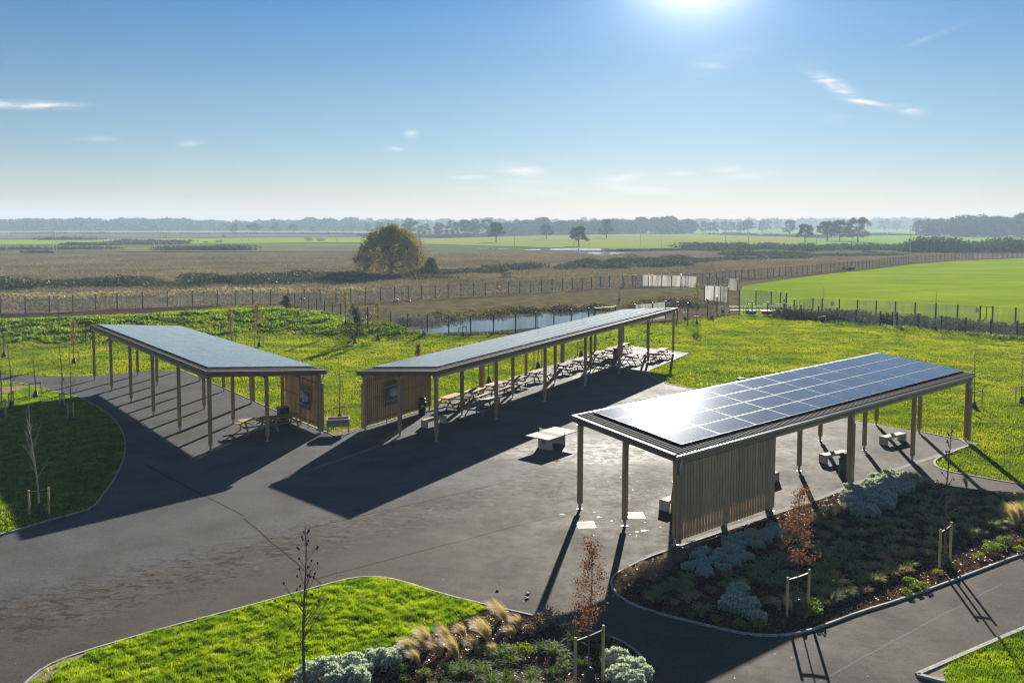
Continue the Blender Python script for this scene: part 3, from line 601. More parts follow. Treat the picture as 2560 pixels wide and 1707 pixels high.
band('reeds', [(1480, 702), (1520, 698), (1560, 697), (1600, 700)], 1.8, 5000, .3, M['reed'], 'dark reed clump inside the fenced rough ground', 1.5, 3, jit=.3)
band('ditch_scrub', [(1830, 728), (1900, 728), (2000, 735), (2100, 742), (2200, 750), (2352, 763), (2460, 772)], 1.5, 22000, .32, M['bramble'], 'dark overgrown ditch bank between the two right hand fences', 1.6, 3.5, jit=.25)
band('ditch_scrub', [(1830, 731), (1950, 741), (2100, 755), (2250, 767), (2400, 778)], .5, 7000, .25, M['weeds'], 'green weeds at the foot of the near right fence', 1.6, 1.5, jit=.5)
band('hedgerow', [(190, 562), (260, 560), (380, 560)], 2.0, 5000, 1.2, M['bramble'], 'long hedge on the left edge of the green strip', 8, 8)
band('hedgerow', [(300, 558), (360, 557), (395, 557)], 3.0, 3000, 1.2, M['bramble'], 'taller end of the left hedge', 8, 8)
band('hedgerow', [(-100, 573), (0, 572), (120, 571), (220, 571)], 1.7, 5000, 1.0, M['bramble'], 'dark hedge at the far left behind the brown field', 8, 8)
band('hedgerow', [(120, 551), (150, 550), (180, 551)], 3, 1500, 1.5, M['bramble'], 'small dark hedge clump in the left fields', 10, 10)
band('hedgerow', [(60, 536.5), (400, 537), (700, 537.5), (960, 540)], 2.5, 5000, 2.0, M['wood_mass'], 'thin field hedge far off on the left', 16, 8)
band('hedgerow', [(850, 543), (940, 545), (1000, 546), (1060, 545), (1150, 541), (1250, 539), (1400, 538)], 4.5, 12000, 1.8, M['wood_mass'], 'hedge under the row of bare trees', 8, 10)
band('hedgerow', [(1640, 538.5), (1750, 541), (1830, 543), (1900, 545)], 4, 4000, 1.6, M['wood_mass'], 'field hedge right of centre', 10, 6)
band('hedgerow', [(1990, 541), (2100, 540.5), (2180, 540)], 4, 3000, 1.6, M['wood_mass'], 'field hedge left of the right hand wood', 10, 6)
band('hedgerow', [(2110, 577), (2140, 577), (2175, 577)], 8, 7000, 1.2, M['bramble'], 'rounded dark bushes at the right of the flood water', 6, 10, jit=.3)
band('hedgerow', [(2180, 577), (2230, 577), (2300, 577), (2352, 577), (2450, 577)], 7.5, 16000, 1.2, M['bramble'], 'dark bushy hedge at the right edge of the view', 7, 14, jit=.35)
band('hedgerow', [(420, 573), (520, 573), (560, 572.5)], 3, 3000, 1.0, M['bramble'], 'short hedge before the big oak', 7, 6)
# far woods
def wood(name, x0, x1, ybase, ytops, n, size, depth, label, m='wood_mass'):
    bl = []; A = P(x0, ybase); B = P(x1, ybase); k = max(6, int((B[0]-A[0])/15))
    for i in range(k):
        f = (i+.5)/k; x = A[0]+(B[0]-A[0])*f; y = A[1]+(B[1]-A[1])*f
        ti = f*(len(ytops)-1); a = int(min(ti, len(ytops)-2)); yt = ytops[a]+(ytops[a+1]-ytops[a])*(ti-a)
        h = hgt((x, y, 0), yt)*R_.choice((.72, .85, .92, .98, 1.05))*R_.uniform(.95, 1.03)
        for q in range(2):
            bl.append((x+R_.uniform(-8, 8), y+R_.uniform(0, depth), h*.5, R_.uniform(7, 15), depth*.5, h*.5))
    V = leafmass(bl, n, size, .55); V[:, 2] = np.maximum(V[:, 2], -.2)
    o = npmesh(name, V, 4, M[m]); tag(o, label, None, None, 'stuff'); return o
wood('woodland', -250, 900, 530, [501, 500, 502, 501.5, 501, 503, 502, 501, 502], 34000, 7, 120, 'hazy wood along the left horizon')
wood('woodland', 800, 1700, 527, [501, 502, 501, 502.5, 502, 503, 501.5], 24000, 8, 150, 'far hazy wood along the middle horizon')
wood('woodland', 1140, 1420, 537.5, [505, 502, 501, 499.5, 501, 502], 16000, 4, 60, 'nearer hazy wood behind the pale field')
wood('woodland', 1408, 1600, 536.5, [504, 501, 499, 497.5, 497, 499, 503], 14000, 4, 60, 'domed hazy wood right of the field trees')
wood('woodland', 1600, 2260, 527, [503, 501, 500.5, 501, 500, 500, 499.5], 22000, 7, 120, 'far hazy wood on the right horizon')
wood('woodland', 2183, 2520, 544, [498, 496, 494, 493, 491, 489, 490], 26000, 3, 60, 'large hazy wood at the right edge')

# ------------------------------------------------------------------ trees
def branchy(b, h, r0, nb, spread, rng, up=.75, lean=0.0, low=.3, twigs=3, n=5, tips=None):
    pts = [(0, 0, 0)]; k = 7
    ph = rng.uniform(0, 6.28)
    for i in range(1, k+1):
        f = i/k; pts.append((lean*f*f*h+.02*h*math.sin(f*5+ph)*f, .015*h*math.cos(f*4+ph)*f, f*h))
    rs = [r0*(1-.82*i/k) for i in range(k+1)]; b.tube(pts, rs, n)
    P_ = [np.array(p) for p in pts]
    for j in range(nb):
        f = low+(.96-low)*(j+rng.random()*.6)/nb; ti = f*k; i0 = min(int(ti), k-1); q = P_[i0]+(P_[i0+1]-P_[i0])*(ti-i0)
        a = rng.uniform(0, 6.28); ln = spread*h*(1.15-f)*rng.uniform(.6, 1.1); rr = r0*(1-.8*f)*.5
        d = np.array([math.cos(a), math.sin(a), up*rng.uniform(.7, 1.5)]); d /= np.linalg.norm(d)
        p1 = q+d*ln*.5+np.array([0, 0, ln*.08]); p2 = q+d*ln+np.array([0, 0, ln*.28])
        b.tube([q, p1, p2], [rr, rr*.6, rr*.25], 4, False)
        if tips is not None: tips += [p1, p2, (p1+p2)/2]
        for t in range(twigs):
            g = rng.uniform(.3, .95); s = q+(p1-q)*min(1, g*2) if g < .5 else p1+(p2-p1)*(g*2-1)
            a2 = a+rng.uniform(-1.1, 1.1); d2 = np.array([math.cos(a2), math.sin(a2), rng.uniform(.4, 1.4)]); d2 /= np.linalg.norm(d2)
            e_ = s+d2*ln*rng.uniform(.2, .45); b.tube([s, e_], [rr*.35, rr*.15], 3, False)
            if tips is not None: tips += [e_, (s+e_)/2]
def stakes(root, sh=1.1, gap=.85, ang=0.0, bag=True, strap=True, ht=.0):
    c, s = math.cos(ang), math.sin(ang)
    for sg in (-1, 1):
        x, y = sg*gap/2*c, sg*gap/2*s; b = MB(); hz = sh*(1+.06*sg)
        b.tube([(x, y, -.05), (x, y, hz-.02), (x, y, hz)], [.045, .045, .036], 8); b.build('stake', M['stake'], root)
    if strap:
        b = MB(); b.prism((-gap/2*c, -gap/2*s, sh*.86), (0, 0, sh*.90), .05, .06); b.prism((0, 0, sh*.90), (gap/2*c, gap/2*s, sh*.96), .05, .06); b.build('strap', M['strap'], root)
    if bag:
        b = MB(); b.lathe([(.19, 0), (.20, .08), (.16, .22), (.12, .36), (.08, .46), (.045, .50)], (.02, -.02, 0), 9)
        for i, v in enumerate(b.v):
            f = 1+.22*math.sin(i*2.3)+.1*math.cos(i*5.1); b.v[i] = (v[0]*f, v[1]*f*.8, v[2])
        b.build('water_bag', M['bag'], root, True)
def young_tree(base, ytop, label, kind='bare', seed=1, lean=0.0, stk=True, sh=1.1, gap=.85, ang=0.0, bag=True, r0=None, spread=.2, nb=14):
    rng = random.Random(seed); h = hgt(base, ytop); root = empty('young_tree', base)
    tag(root, label, 'tree'); b = MB(); tips = []
    r0 = r0 or max(.04, h*.010); barkm = {'bare': 'bark', 'pale': 'bark_pale', 'red': 'bark_red', 'cone': 'bark', 'copper': 'bark', 'olive': 'bark', 'pine': 'bark'}[kind]
    branchy(b, h, r0, nb, spread, rng, up={'pine': .25, 'copper': .5}.get(kind, 1.1), lean=lean, low={'copper': .34, 'pine': .08, 'olive': .3}.get(kind, .3), tips=tips, twigs=3)
    b.build('trunk', M[barkm], root)
    T = np.array(tips)
    def leaves(n, size, m, spreadr):
        i = NR.integers(0, len(T), n); C = T[i]+NR.normal(0, spreadr, (n, 3)); a = NR.normal(size=(n, 3)); a /= np.linalg.norm(a, axis=1, keepdims=True)
        c = np.cross(a, NR.normal(size=(n, 3))); c /= np.linalg.norm(c, axis=1, keepdims=True); s = size*NR.uniform(.5, 1.2, n)[:, None]
        npmesh('foliage', np.stack([C-a*s*.5, C+c*s*.35, C+a*s*.5, C-c*s*.35], 1).reshape(-1, 3), 4, M[m], root)
    if kind == 'copper': leaves(1900, .065, 'copper', .085)
    if kind == 'olive': leaves(750, .13, 'olive_leaf', .13)
    if kind == 'pine': leaves(1500, .17, 'pine_leaf', .14)
    if kind == 'cone':
        for t in rng.sample(tips, min(34, len(tips))): q = MB(); q.lathe([(.012, -.035), (.03, 0), (.012, .04)], t, 5); q.build('cone', M['seed'], root)
    if stk: stakes(root, sh, gap, ang, bag)
    return root
YT = [
 (136, 752, 672, 'bare', 'thin bare staked sapling on the bank top, leftmost behind the first canopy', {}),
 (170, 834, 736, 'olive', 'small staked tree with olive brown leaves between path and bank', {}),
 (81.6, 911.6, 785, 'bare', 'bare sapling with two orange stakes and bag at the lit lawn corner', {}),
 (26, 937, 774, 'bare', 'tall thin bare sapling with dark bag, second from the left photo edge', {'gap': .3}),
 (4, 957, 780, 'bare', 'bare sapling cut by the left photo edge on the shaded lawn', {'gap': .5}),
 (143, 937, 785, 'bare', 'bare sapling with close stakes just inside the shaded lawn', {'gap': .3}),
 (163, 965, 820, 'red', 'reddish spreading bare sapling on the shaded lawn near the path', {'spread': .42, 'gap': .35, 'nb': 18}),
 (90.2, 1180, 920, 'pale', 'pale barked bare tree leaning left between two yellow stakes on dark lawn', {'lean': -.07, 'spread': .26, 'nb': 16, 'r0': .05}),
 (9, 819, 715, 'bare', 'bare sapling in a cluster of stakes by the bank at the far left', {'gap': .4, 'sh': 1.6}),
 (531.5, 792, 708, 'olive', 'thin olive leaved tree on the bank, left one of the pair behind the first canopy', {}),
 (595, 796, 698, 'olive', 'fuller olive leaved tree on the bank, right one of the pair behind the first canopy', {'spread': .3, 'nb': 20}),
 (657, 718, 680, 'pine', 'small pine on the very top of the grassy bank', {'stk': False, 'spread': .42}),
 (685, 723, 683, 'bare', 'tiny sapling with dark bag on the bank beside the small pine', {'spread': .12}),
 (794, 746, 663, 'olive', 'tall narrow olive leaved tree beyond the pond fence corner', {'spread': .18, 'nb': 18}),
 (815, 788, 705, 'pine', 'young pine with a bag at the right foot of the bank', {'spread': .34, 'nb': 20}),
 (868, 779, 693, 'olive', 'slim staked tree with pale leaves next to the orange ring', {'spread': .2}),
 (780, 966, 818, 'bare', 'bare staked tree standing behind the wooden planter', {'sh': .95}),
 (962, 800, 790, 'olive', 'leafy sapling top rising just above the roof edge of the second canopy', {'stk': False, 'ht': 1}),
 (1062.8, 772, 722, 'bare', 'bare staked sapling between fence and pond', {}),
 (973, 770, 757, 'bare', 'stub sapling hidden in a leaning dark bag by the pond', {'spread': .1, 'gap': .2, 'stk': True}),
 (1122.5, 878, 760, 'bare', 'bare sapling behind the second canopy, nearest its slatted screen', {'sh': 1.5, 'gap': .7}),
 (1235.4, 844, 720, 'bare', 'bare sapling behind the second canopy, middle one of three', {'sh': 1.5, 'gap': .7}),
 (1334.5, 816, 707, 'bare', 'bare sapling behind the second canopy, farthest of three', {'sh': 1.5, 'gap': .7}),
 (1422, 692, 655, 'bare', 'small sapling alone on the rough ground inside the fence', {'gap': .3}),
 (1572.8, 735, 690, 'bare', 'bare staked sapling just right of the far end of the second canopy', {'spread': .12}),
 (1600, 744, 649, 'olive', 'tall wispy tree with drooping yellowish leaves near the bright mesh panels', {'spread': .3, 'nb': 16}),
 (1635, 733, 688, 'bare', 'small sapling with dark bag, middle of three by the pond gate fence', {'gap': .4}),
 (1660, 719, 656, 'bare', 'bare sapling with bag before the bright mesh panels', {'gap': .4}),
 (1715.6, 720.6, 680, 'bare', 'small sapling beside the red machine', {'gap': .4, 'spread': .1}),
 (1888, 740, 658, 'bare', 'spreading bare tree by the two right hand fences', {'spread': .3, 'sh': .8}),
 (2147.7, 759, 658, 'bare', 'slim bare tree rising through the right hand fences', {'spread': .16, 'sh': 1.4, 'gap': 1.2}),
 (2236.6, 938, 783, 'bare', 'tall bare tree with fallen bag behind the right end of the third canopy', {'spread': .07, 'sh': 1.3, 'gap': 1.1, 'r0': .035}),
 (2346, 926, 800, 'bare', 'staked sapling cut by the right photo edge in the meadow', {'sh': 1.3, 'spread': .1}),
 (2170, 1298.4, 972, 'cone', 'tall bare tree with seed heads and green bag in the dark planting bed', {'sh': 1.5, 'gap': .62, 'ang': .5, 'r0': .05, 'spread': .16, 'nb': 18}),
 (1832, 1410, 1112, 'copper', 'copper leaved young beech between stakes in the dark planting bed', {'sh': 1.35, 'gap': .8, 'ang': .3, 'spread': .2, 'nb': 24, 'r0': .028}),
 (1353, 1572, 1235, 'copper', 'copper leaved young beech at the bottom edge in the near bed', {'sh': 1.5, 'gap': .85, 'ang': .4, 'spread': .2, 'nb': 24, 'r0': .03}),
 (700, 1600, 1208, 'cone', 'tall bare sapling hung with small dark cones on the near lawn', {'stk': False, 'spread': .26, 'nb': 22, 'r0': .05}),
]
for i, (x, y, yt, kind, lab, kw) in enumerate(YT):
    kw = dict(kw); special = kw.pop('ht', None)
    base = PT(x, y)
    if special: base = PT(962, 835); yt = 790
    if y > 1130 or (x < 290 and y > 885): base = P(x, y, .03)
    young_tree(base, yt, lab, kind, 100+i, **kw)
# leaning loose stake by right fence
b = MB(); q = PT(2232, 768); b.tube([(q[0], q[1], q[2]), (q[0]+2.0, q[1]+.6, q[2]+2.1)], .05, 6); tag(b.build('loose_stake', M['stake']), 'leaning pale stake beside the near right fence', 'stake')
# copper sapling twigs in bed (leaning left of the tall tree)
# big oak
def big_tree(x, y, ytop, wpx, name, label, leafm, nleaf, lsize, seed, low=.12, trunk_f=.035, flat=1.0):
    rng = random.Random(seed); base = P(x, y, -.2); base[2] = -.2; h = hgt(base, ytop); w = wpx/K**-1*base[1]/FPX if False else wpx*K*base[1]/FPX
    root = empty(name, base); tag(root, label, 'tree'); b = MB(); tr = h*trunk_f
    b.tube([(0, 0, 0), (0, 0, h*.12), (.01*h, 0, h*.24)], [tr*1.5, tr, tr*.9], 9)
    ends = []
    def limb(p, d, ln, r, lv):
        d = d/np.linalg.norm(d); q = p+d*ln*.5+np.array([0, 0, .03*ln]); e_ = p+d*ln+np.array([0, 0, .02*ln]); b.tube([p, q, e_], [r, r*.8, r*.55], 5, False)
        if lv == 0: ends.append(e_); ends.append(q); return
        for _ in range(3):
            dd = d+np.array([rng.gauss(0, .55), rng.gauss(0, .55), rng.gauss(.1, .4)]); limb(e_, dd, ln*rng.uniform(.6, .85), r*.5, lv-1)
    for j in range(11):
        a = j*2.4+rng.uniform(-.3, .3); el = [.15, .45, .9, 1.5][j % 4]*rng.uniform(.8, 1.2); d = np.array([math.cos(a), math.sin(a), el*flat]); s = np.array([0, 0, h*(.12+.016*j)])
        d /= np.linalg.norm(d); reach = 1/math.sqrt((math.hypot(d[0], d[1])/(w/2))**2+(d[2]/(h*.82))**2)
        limb(s, d, reach*.37, tr*.45, 3)
    b.build('trunk', M['bark_dark'], root)
    E_ = np.array(ends); c = np.array([0, 0, h*low]); rel = E_-c; k = np.sqrt((rel[:, 0]/(w/2))**2+(rel[:, 1]/(w/2))**2+(np.maximum(rel[:, 2], 0)/(h*(1-low)))**2)
    E_ = c+rel/np.maximum(1, k)[:, None]; E_ = E_[E_[:, 2] > h*.06]
    # outer shell clumps too
    n2 = len(E_); a = NR.uniform(0, 2*np.pi, n2*2); t = NR.random(n2*2)**.8; zz = h*(low+(1-low)*t*.97); rr = w/2*np.sqrt(np.clip(1-t**2.2, 0, 1))*NR.uniform(.66, 1.05, n2*2)
    S_ = np.stack([rr*np.cos(a), rr*np.sin(a), zz], -1)
    n3 = n2; a = NR.uniform(0, 2*np.pi, n3); t = NR.random(n3)**1.1; rr = w/2*np.sqrt(np.clip(1-t**2.2, 0, 1))*NR.random(n3)**.6*.9; I_ = np.stack([rr*np.cos(a), rr*np.sin(a), h*(low+.03+(1-low)*t*.93)], -1)
    allc = np.concatenate([E_, S_, I_])
    lump = NR.normal(0, 1, allc.shape)*h*.022; allc = allc+lump
    i = NR.integers(0, len(allc), nleaf); C = allc[i]+NR.normal(0, h*.028, (nleaf, 3)); a = NR.normal(size=(nleaf, 3)); a /= np.linalg.norm(a, axis=1, keepdims=True)
    cc = np.cross(a, NR.normal(size=(nleaf, 3))); cc /= np.linalg.norm(cc, axis=1, keepdims=True); s = lsize*NR.uniform(.5, 1.2, nleaf)[:, None]
    npmesh('crown', np.stack([C-a*s*.5, C+cc*s*.4, C+a*s*.5, C-cc*s*.4], 1).reshape(-1, 3), 4, M[leafm], root)
    return root
big_tree(899, 630, 519, 172, 'oak_tree', 'large round oak with orange brown crown standing alone in the brown field', 'oak_leaf', 20000, .42, 5, .03)
big_tree(990.4, 630, 591.7, 36, 'oak_tree', 'small orange brown tree at the right foot of the large oak', 'oak_leaf', 2500, .35, 6, .2)
# distant field trees: three kinds, copied and scaled to their measured size
def far_proto(seed, leafm, n, size, low=.3):
    o = big_tree(899, 600, 590, 12, 'field_tree', 'x', leafm, n, size, seed, low)
    return o
def norm_proto(seed, leafm, n, low, shape=1.0):
    rng = random.Random(seed); root = empty('field_tree', (0, 0, 0)); b = MB()
    b.tube([(0, 0, 0), (0, 0, .25), (0, 0, .5)], [.035, .024, .015], 6)
    for j in range(12):
        a = j*2.4; d = np.array([math.cos(a), math.sin(a), rng.uniform(.4, 1.6)]); d /= np.linalg.norm(d); s = np.array([0, 0, .22+.03*j]); e_ = s+d*.36
        b.tube([s, (s+e_)/2+np.array([0, 0, .02]), e_], [.012, .008, .003], 4, False)
        for _ in range(3):
            d2 = d+np.array([rng.gauss(0, .5), rng.gauss(0, .5), rng.gauss(.2, .4)]); d2 /= np.linalg.norm(d2); b.tube([e_*.6+s*.4, e_*.6+s*.4+d2*.22], [.006, .002], 3, False)
    b.build('trunk', M['bark_dark'], root)
    bl = []
    for _ in range(44):
        a = rng.uniform(0, 6.28); t = rng.random(); r = .42*math.sqrt(max(0, 1-((t-.33)/.72)**2))*rng.uniform(.45, 1)*shape
        bl.append((r*math.cos(a), r*math.sin(a), low+.04+(.90-low)*t, .12, .12, .09))
    V = leafmass(bl, n, .05, .1); npmesh('crown', V, 4, M[leafm], root); root.hide_render = False
    return Maker(root)
FT = {'a': norm_proto(1, 'far_leaf', 3200, .18), 'b': norm_proto(2, 'far_leaf', 2300, .18, 1.05), 'c': norm_proto(3, 'far_leaf_rust', 3800, .18, 1.05), 'd': norm_proto(4, 'far_leaf', 4200, .24, 1.08)}
far = [ # x, base y, top y, width px, kind, label
 (538.6, 535.8, 514.7, 21, 'a', 'leftmost round tree of the isolated row in the left fields'), (584, 535.8, 512, 30, 'd', 'broad rounded tree, second of the isolated row in the left fields'),
 (632, 534.5, 511, 25, 'a', 'third tree of the isolated row in the left fields'), (674, 534.5, 514, 26, 'd', 'fourth round tree of the isolated row in the left fields'),
 (717, 534, 520, 15, 'a', 'smallest tree of the isolated row, fifth from the left'), (810, 532.5, 511, 19, 'b', 'bare spreading tree left above the big oak'),
 (351.6, 526, 508, 24, 'a', 'hazy tree standing before the left horizon wood'), (478, 524.5, 510, 20, 'a', 'hazy tree in the left distance, left of a broader one'), (504.5, 524.5, 506, 30, 'd', 'broad hazy tree in the left distance'),
 (312, 526, 512, 18, 'a', 'small hazy tree before the left horizon wood'), (606, 527, 508, 20, 'a', 'hazy tree behind the isolated row'), (752, 529, 512, 18, 'b', 'hazy slender tree left of the big oak'), (845, 534, 514, 22, 'a', 'hazy tree just over the left shoulder of the big oak'), (872, 536, 509, 24, 'b', 'bare tree rising behind the top of the big oak'),
 (942, 543, 501, 44, 'b', 'large bare tree first in the hedge right of the big oak'), (975, 544, 514, 34, 'b', 'lower bare tree second in the hedge right of the big oak'), (1008.5, 544, 511, 34, 'b', 'third bare tree in the hedge'),
 (1038, 544, 506, 34, 'b', 'fourth bare tree in the hedge'), (1069, 543, 505, 36, 'd', 'fifth tree in the hedge, darker crown'), (1088.6, 543, 502, 36, 'b', 'sixth and tallest tree in the hedge group'), (1120, 541, 503, 38, 'a', 'seventh tree in the hedge, behind the standing field oak'),
 (1139.4, 556.5, 510, 36, 'd', 'dark leafy oak at the left end of the pale field'), (1191, 538, 503, 34, 'b', 'bare tree behind the pale field, right of the leafy oak'), (1228, 538, 506, 32, 'b', 'second bare tree behind the pale field'),
 (1254.6, 549.5, 516, 31, 'd', 'small flat topped tree standing alone in the pale field'), (1328.8, 565, 519.5, 42, 'd', 'mushroom shaped dark tree at the front edge of the pale field'), (1393, 546.5, 502.5, 36, 'a', 'tall tree alone in the pale field, rightmost of its four'),
 (1619.8, 536.5, 507, 30, 'b', 'bare tree right of the domed wood'), (1640, 536.5, 508, 24, 'b', 'smaller bare tree right of the domed wood'), (1663, 534, 506, 20, 'b', 'slim hazy tree left of the middle group'), (1680, 534, 507, 22, 'b', 'second slim hazy tree of the middle group'), (1701, 536, 508, 22, 'b', 'third hazy tree of the middle group'), (1717.5, 536.5, 505, 30, 'd', 'rounded hazy tree ending the middle group'),
 (1750, 535, 503, 20, 'b', 'narrow hazy tree left of the right tree group'), (1764, 533, 503, 18, 'b', 'second narrow hazy tree left of the right tree group'), (1785.6, 530, 502, 18, 'b', 'thin hazy tree with open crown'), (1814, 540, 505.5, 34, 'a', 'grey bushy tree at the left of the right tree group'),
 (1848.7, 556.5, 514.5, 38, 'd', 'dark oak in front of the right tree group'), (1900, 553, 508, 46, 'd', 'broad dark tree in the right tree group'), (1928.6, 553, 504.5, 42, 'a', 'tall grey tree in the right tree group'), (1970, 555.5, 498.5, 60, 'c', 'largest rust tinted oak of the right tree group'),
 (2031.8, 530.5, 503, 30, 'b', 'hazy bare tree right of the rust oak'), (2060, 530.5, 505, 30, 'b', 'second hazy bare tree right of the rust oak'), (2110, 531, 500.5, 36, 'd', 'rounded hazy tree left of the right wood'), (2127, 531, 506, 28, 'b', 'smaller hazy tree left of the right wood'), (2160.7, 530.5, 507, 26, 'b', 'hazy bare tree beside the right wood'),
 (2200, 544, 500, 44, 'a', 'tree at the left corner of the right wood'), (2346, 546, 488, 50, 'a', 'tallest tree at the right edge of the view')]
for x, y, yt, w, kd, lab in far:
    base = P(x, y); base[2] = -.1; h = hgt(base, yt); ww = w*K*base[1]/FPX/.86
    FT[kd].put(base, R_.uniform(0, 6.28), (ww, ww, h), lab, 'trees in the distant fields', 'tree')
BU = norm_proto(9, 'bramble', 1800, .0, 1.25)
for x, y, yt, w, lab in ((506, 557, 551, 22, 'pale round bush on the green strip left of the oak'), (474, 558, 554, 14, 'small low bush on the green strip'), (708, 553.5, 545, 22, 'open bush left of the oak'), (735, 554, 546, 22, 'second open bush left of the oak'), (513, 545, 539, 10, 'tiny bush in the brown field'),
        (378, 546.5, 541, 10, 'tiny dark bush far left of the oak'), (960, 562, 547, 20, 'brown bush touching the right side of the oak'), (1160, 637, 622, 34, 'olive green bush on the rough ground before the fence'), (1790, 592, 577, 30, 'yellowish bush in the scrub right of centre'), (1452, 597, 583, 44, 'rounded grey bush in the middle scrub')):
    base = P(x, y, -.2); h = hgt(base, yt); ww = w*K*base[1]/FPX/.9
    BU.put(base, R_.uniform(0, 6.28), (ww, ww, h), lab, 'bushes in the rough fields', 'bush')
# thin lighting masts
def mast_proto():
    root = empty('lighting_mast', (0, 0, 0)); b = MB(); b.tube([(0, 0, 0), (0, 0, 1)], [.017, .011], 6); b.build('pole', M['steel'], root)
    b = MB(); b.box((0, 0, 1.0), (.10, .03, .012)); b.build('lamp_head', M['steel'], root); return Maker(root)
MM = mast_proto()
masts = [(122, 574, 533), (129, 574, 533), (354, 569, 530), (365, 569, 530), (554.6, 557, 530), (571, 557, 530), (748, 557, 530), (773, 557, 530), (1182, 571, 531), (1318, 571, 531), (1353, 571, 531), (1471, 568, 530), (1520, 570, 530), (1665.5, 571, 528), (1719, 571, 530), (1875, 569, 530), (2090, 584, 528), (2145.5, 579, 525)]
ordn = ['first', 'second', 'third', 'fourth', 'fifth', 'sixth', 'seventh', 'eighth', 'ninth', 'tenth', 'eleventh', 'twelfth', 'thirteenth', 'fourteenth', 'fifteenth', 'sixteenth', 'seventeenth', 'eighteenth', 'nineteenth', 'twentieth']
for i, (x, y, yt) in enumerate(masts):
    base = P(x, y, -.15); h = hgt(base, yt); MM.put(base, 0, (h*.9, h*.9, h), '%s thin tall mast from the left beyond the scrub field' % ordn[i], 'thin masts across the distant fields', 'mast')

# ------------------------------------------------------------------ canopies
can = [(-16.626, 46.558, 128.2677, 5.3988, 3.2656, -1), (-4.332, 48.584, 59.639, 6.6143, 2.6374, 1), (6.412, 32.739, 39.0205, 6.4016, 2.6993, 1)]
spec = [dict(L=5, zn=4.38, zf=3.78, k=.0, a0=-.25, a1=27.1, w0=-.15, w1=6.85, pa=(1.12, 26.95), pw=(.32, 6.78), cols=10, rows=5, lab='left flat canopy on timber posts with pale reflecting solar panels'),
        dict(L=6, zn=4.13, zf=3.66, k=.24, a0=-.42, a1=40.05, w0=-.28, w1=5.5, pa=(.86, 39.9), pw=(.55, 5.45), cols=16, rows=4, lab='long middle canopy with solar roof over the rows of picnic tables'),
        dict(L=4, zn=3.63, zf=4.12, k=.30, a0=-.27, a1=26.05, w0=-.13, w1=5.62, pa=(.80, 25.9), pw=(.42, 5.42), cols=10, rows=4, lab='nearest canopy at the right with dark blue solar panels and sun glare')]
class Can:
    def __init__(s, c):
        s.x, s.y, th, s.b, s.w, s.sg = can[c]; th = rad(th); s.th = th; s.d = np.array([math.cos(th), math.sin(th), 0]); s.n = s.sg*np.array([-math.sin(th), math.cos(th), 0]); s.s = spec[c]
        s.Lm = s.s['L']*s.b; s.W = 2*s.w; s.o = np.array([s.x, s.y, 0])
    def pt(s, a, w, z): return s.o+s.d*a+s.n*w+np.array([0, 0, z])
    def rz(s, a, w): return s.s['zn']+(s.s['zf']-s.s['zn'])*w/s.W+s.s['k']*a/s.Lm
    def rp(s, a, w, dz=0): return s.pt(a, w, s.rz(a, w)+dz)
CN = [Can(i) for i in range(3)]
def hexa(b, q, flip):
    """8 corners: bottom 4, top 4"""
    f = [(0,3,2,1),(4,5,6,7),(0,1,5,4),(1,2,6,5),(2,3,7,6),(3,0,4,7)]
    b.add(q, [t[::-1] for t in f] if flip else f)
def slab(b, c, a0, a1, w0, w1, z0, z1, roof=True):
    """box in canopy coordinates; z offsets from roof plane if roof, else absolute heights"""
    g = (lambda a, w, z: c.rp(a, w, z)) if roof else (lambda a, w, z: c.pt(a, w, z))
    q = [g(a0, w0, z0), g(a1, w0, z0), g(a1, w1, z0), g(a0, w1, z0), g(a0, w0, z1), g(a1, w0, z1), g(a1, w1, z1), g(a0, w1, z1)]
    hexa(b, q, c.sg < 0)
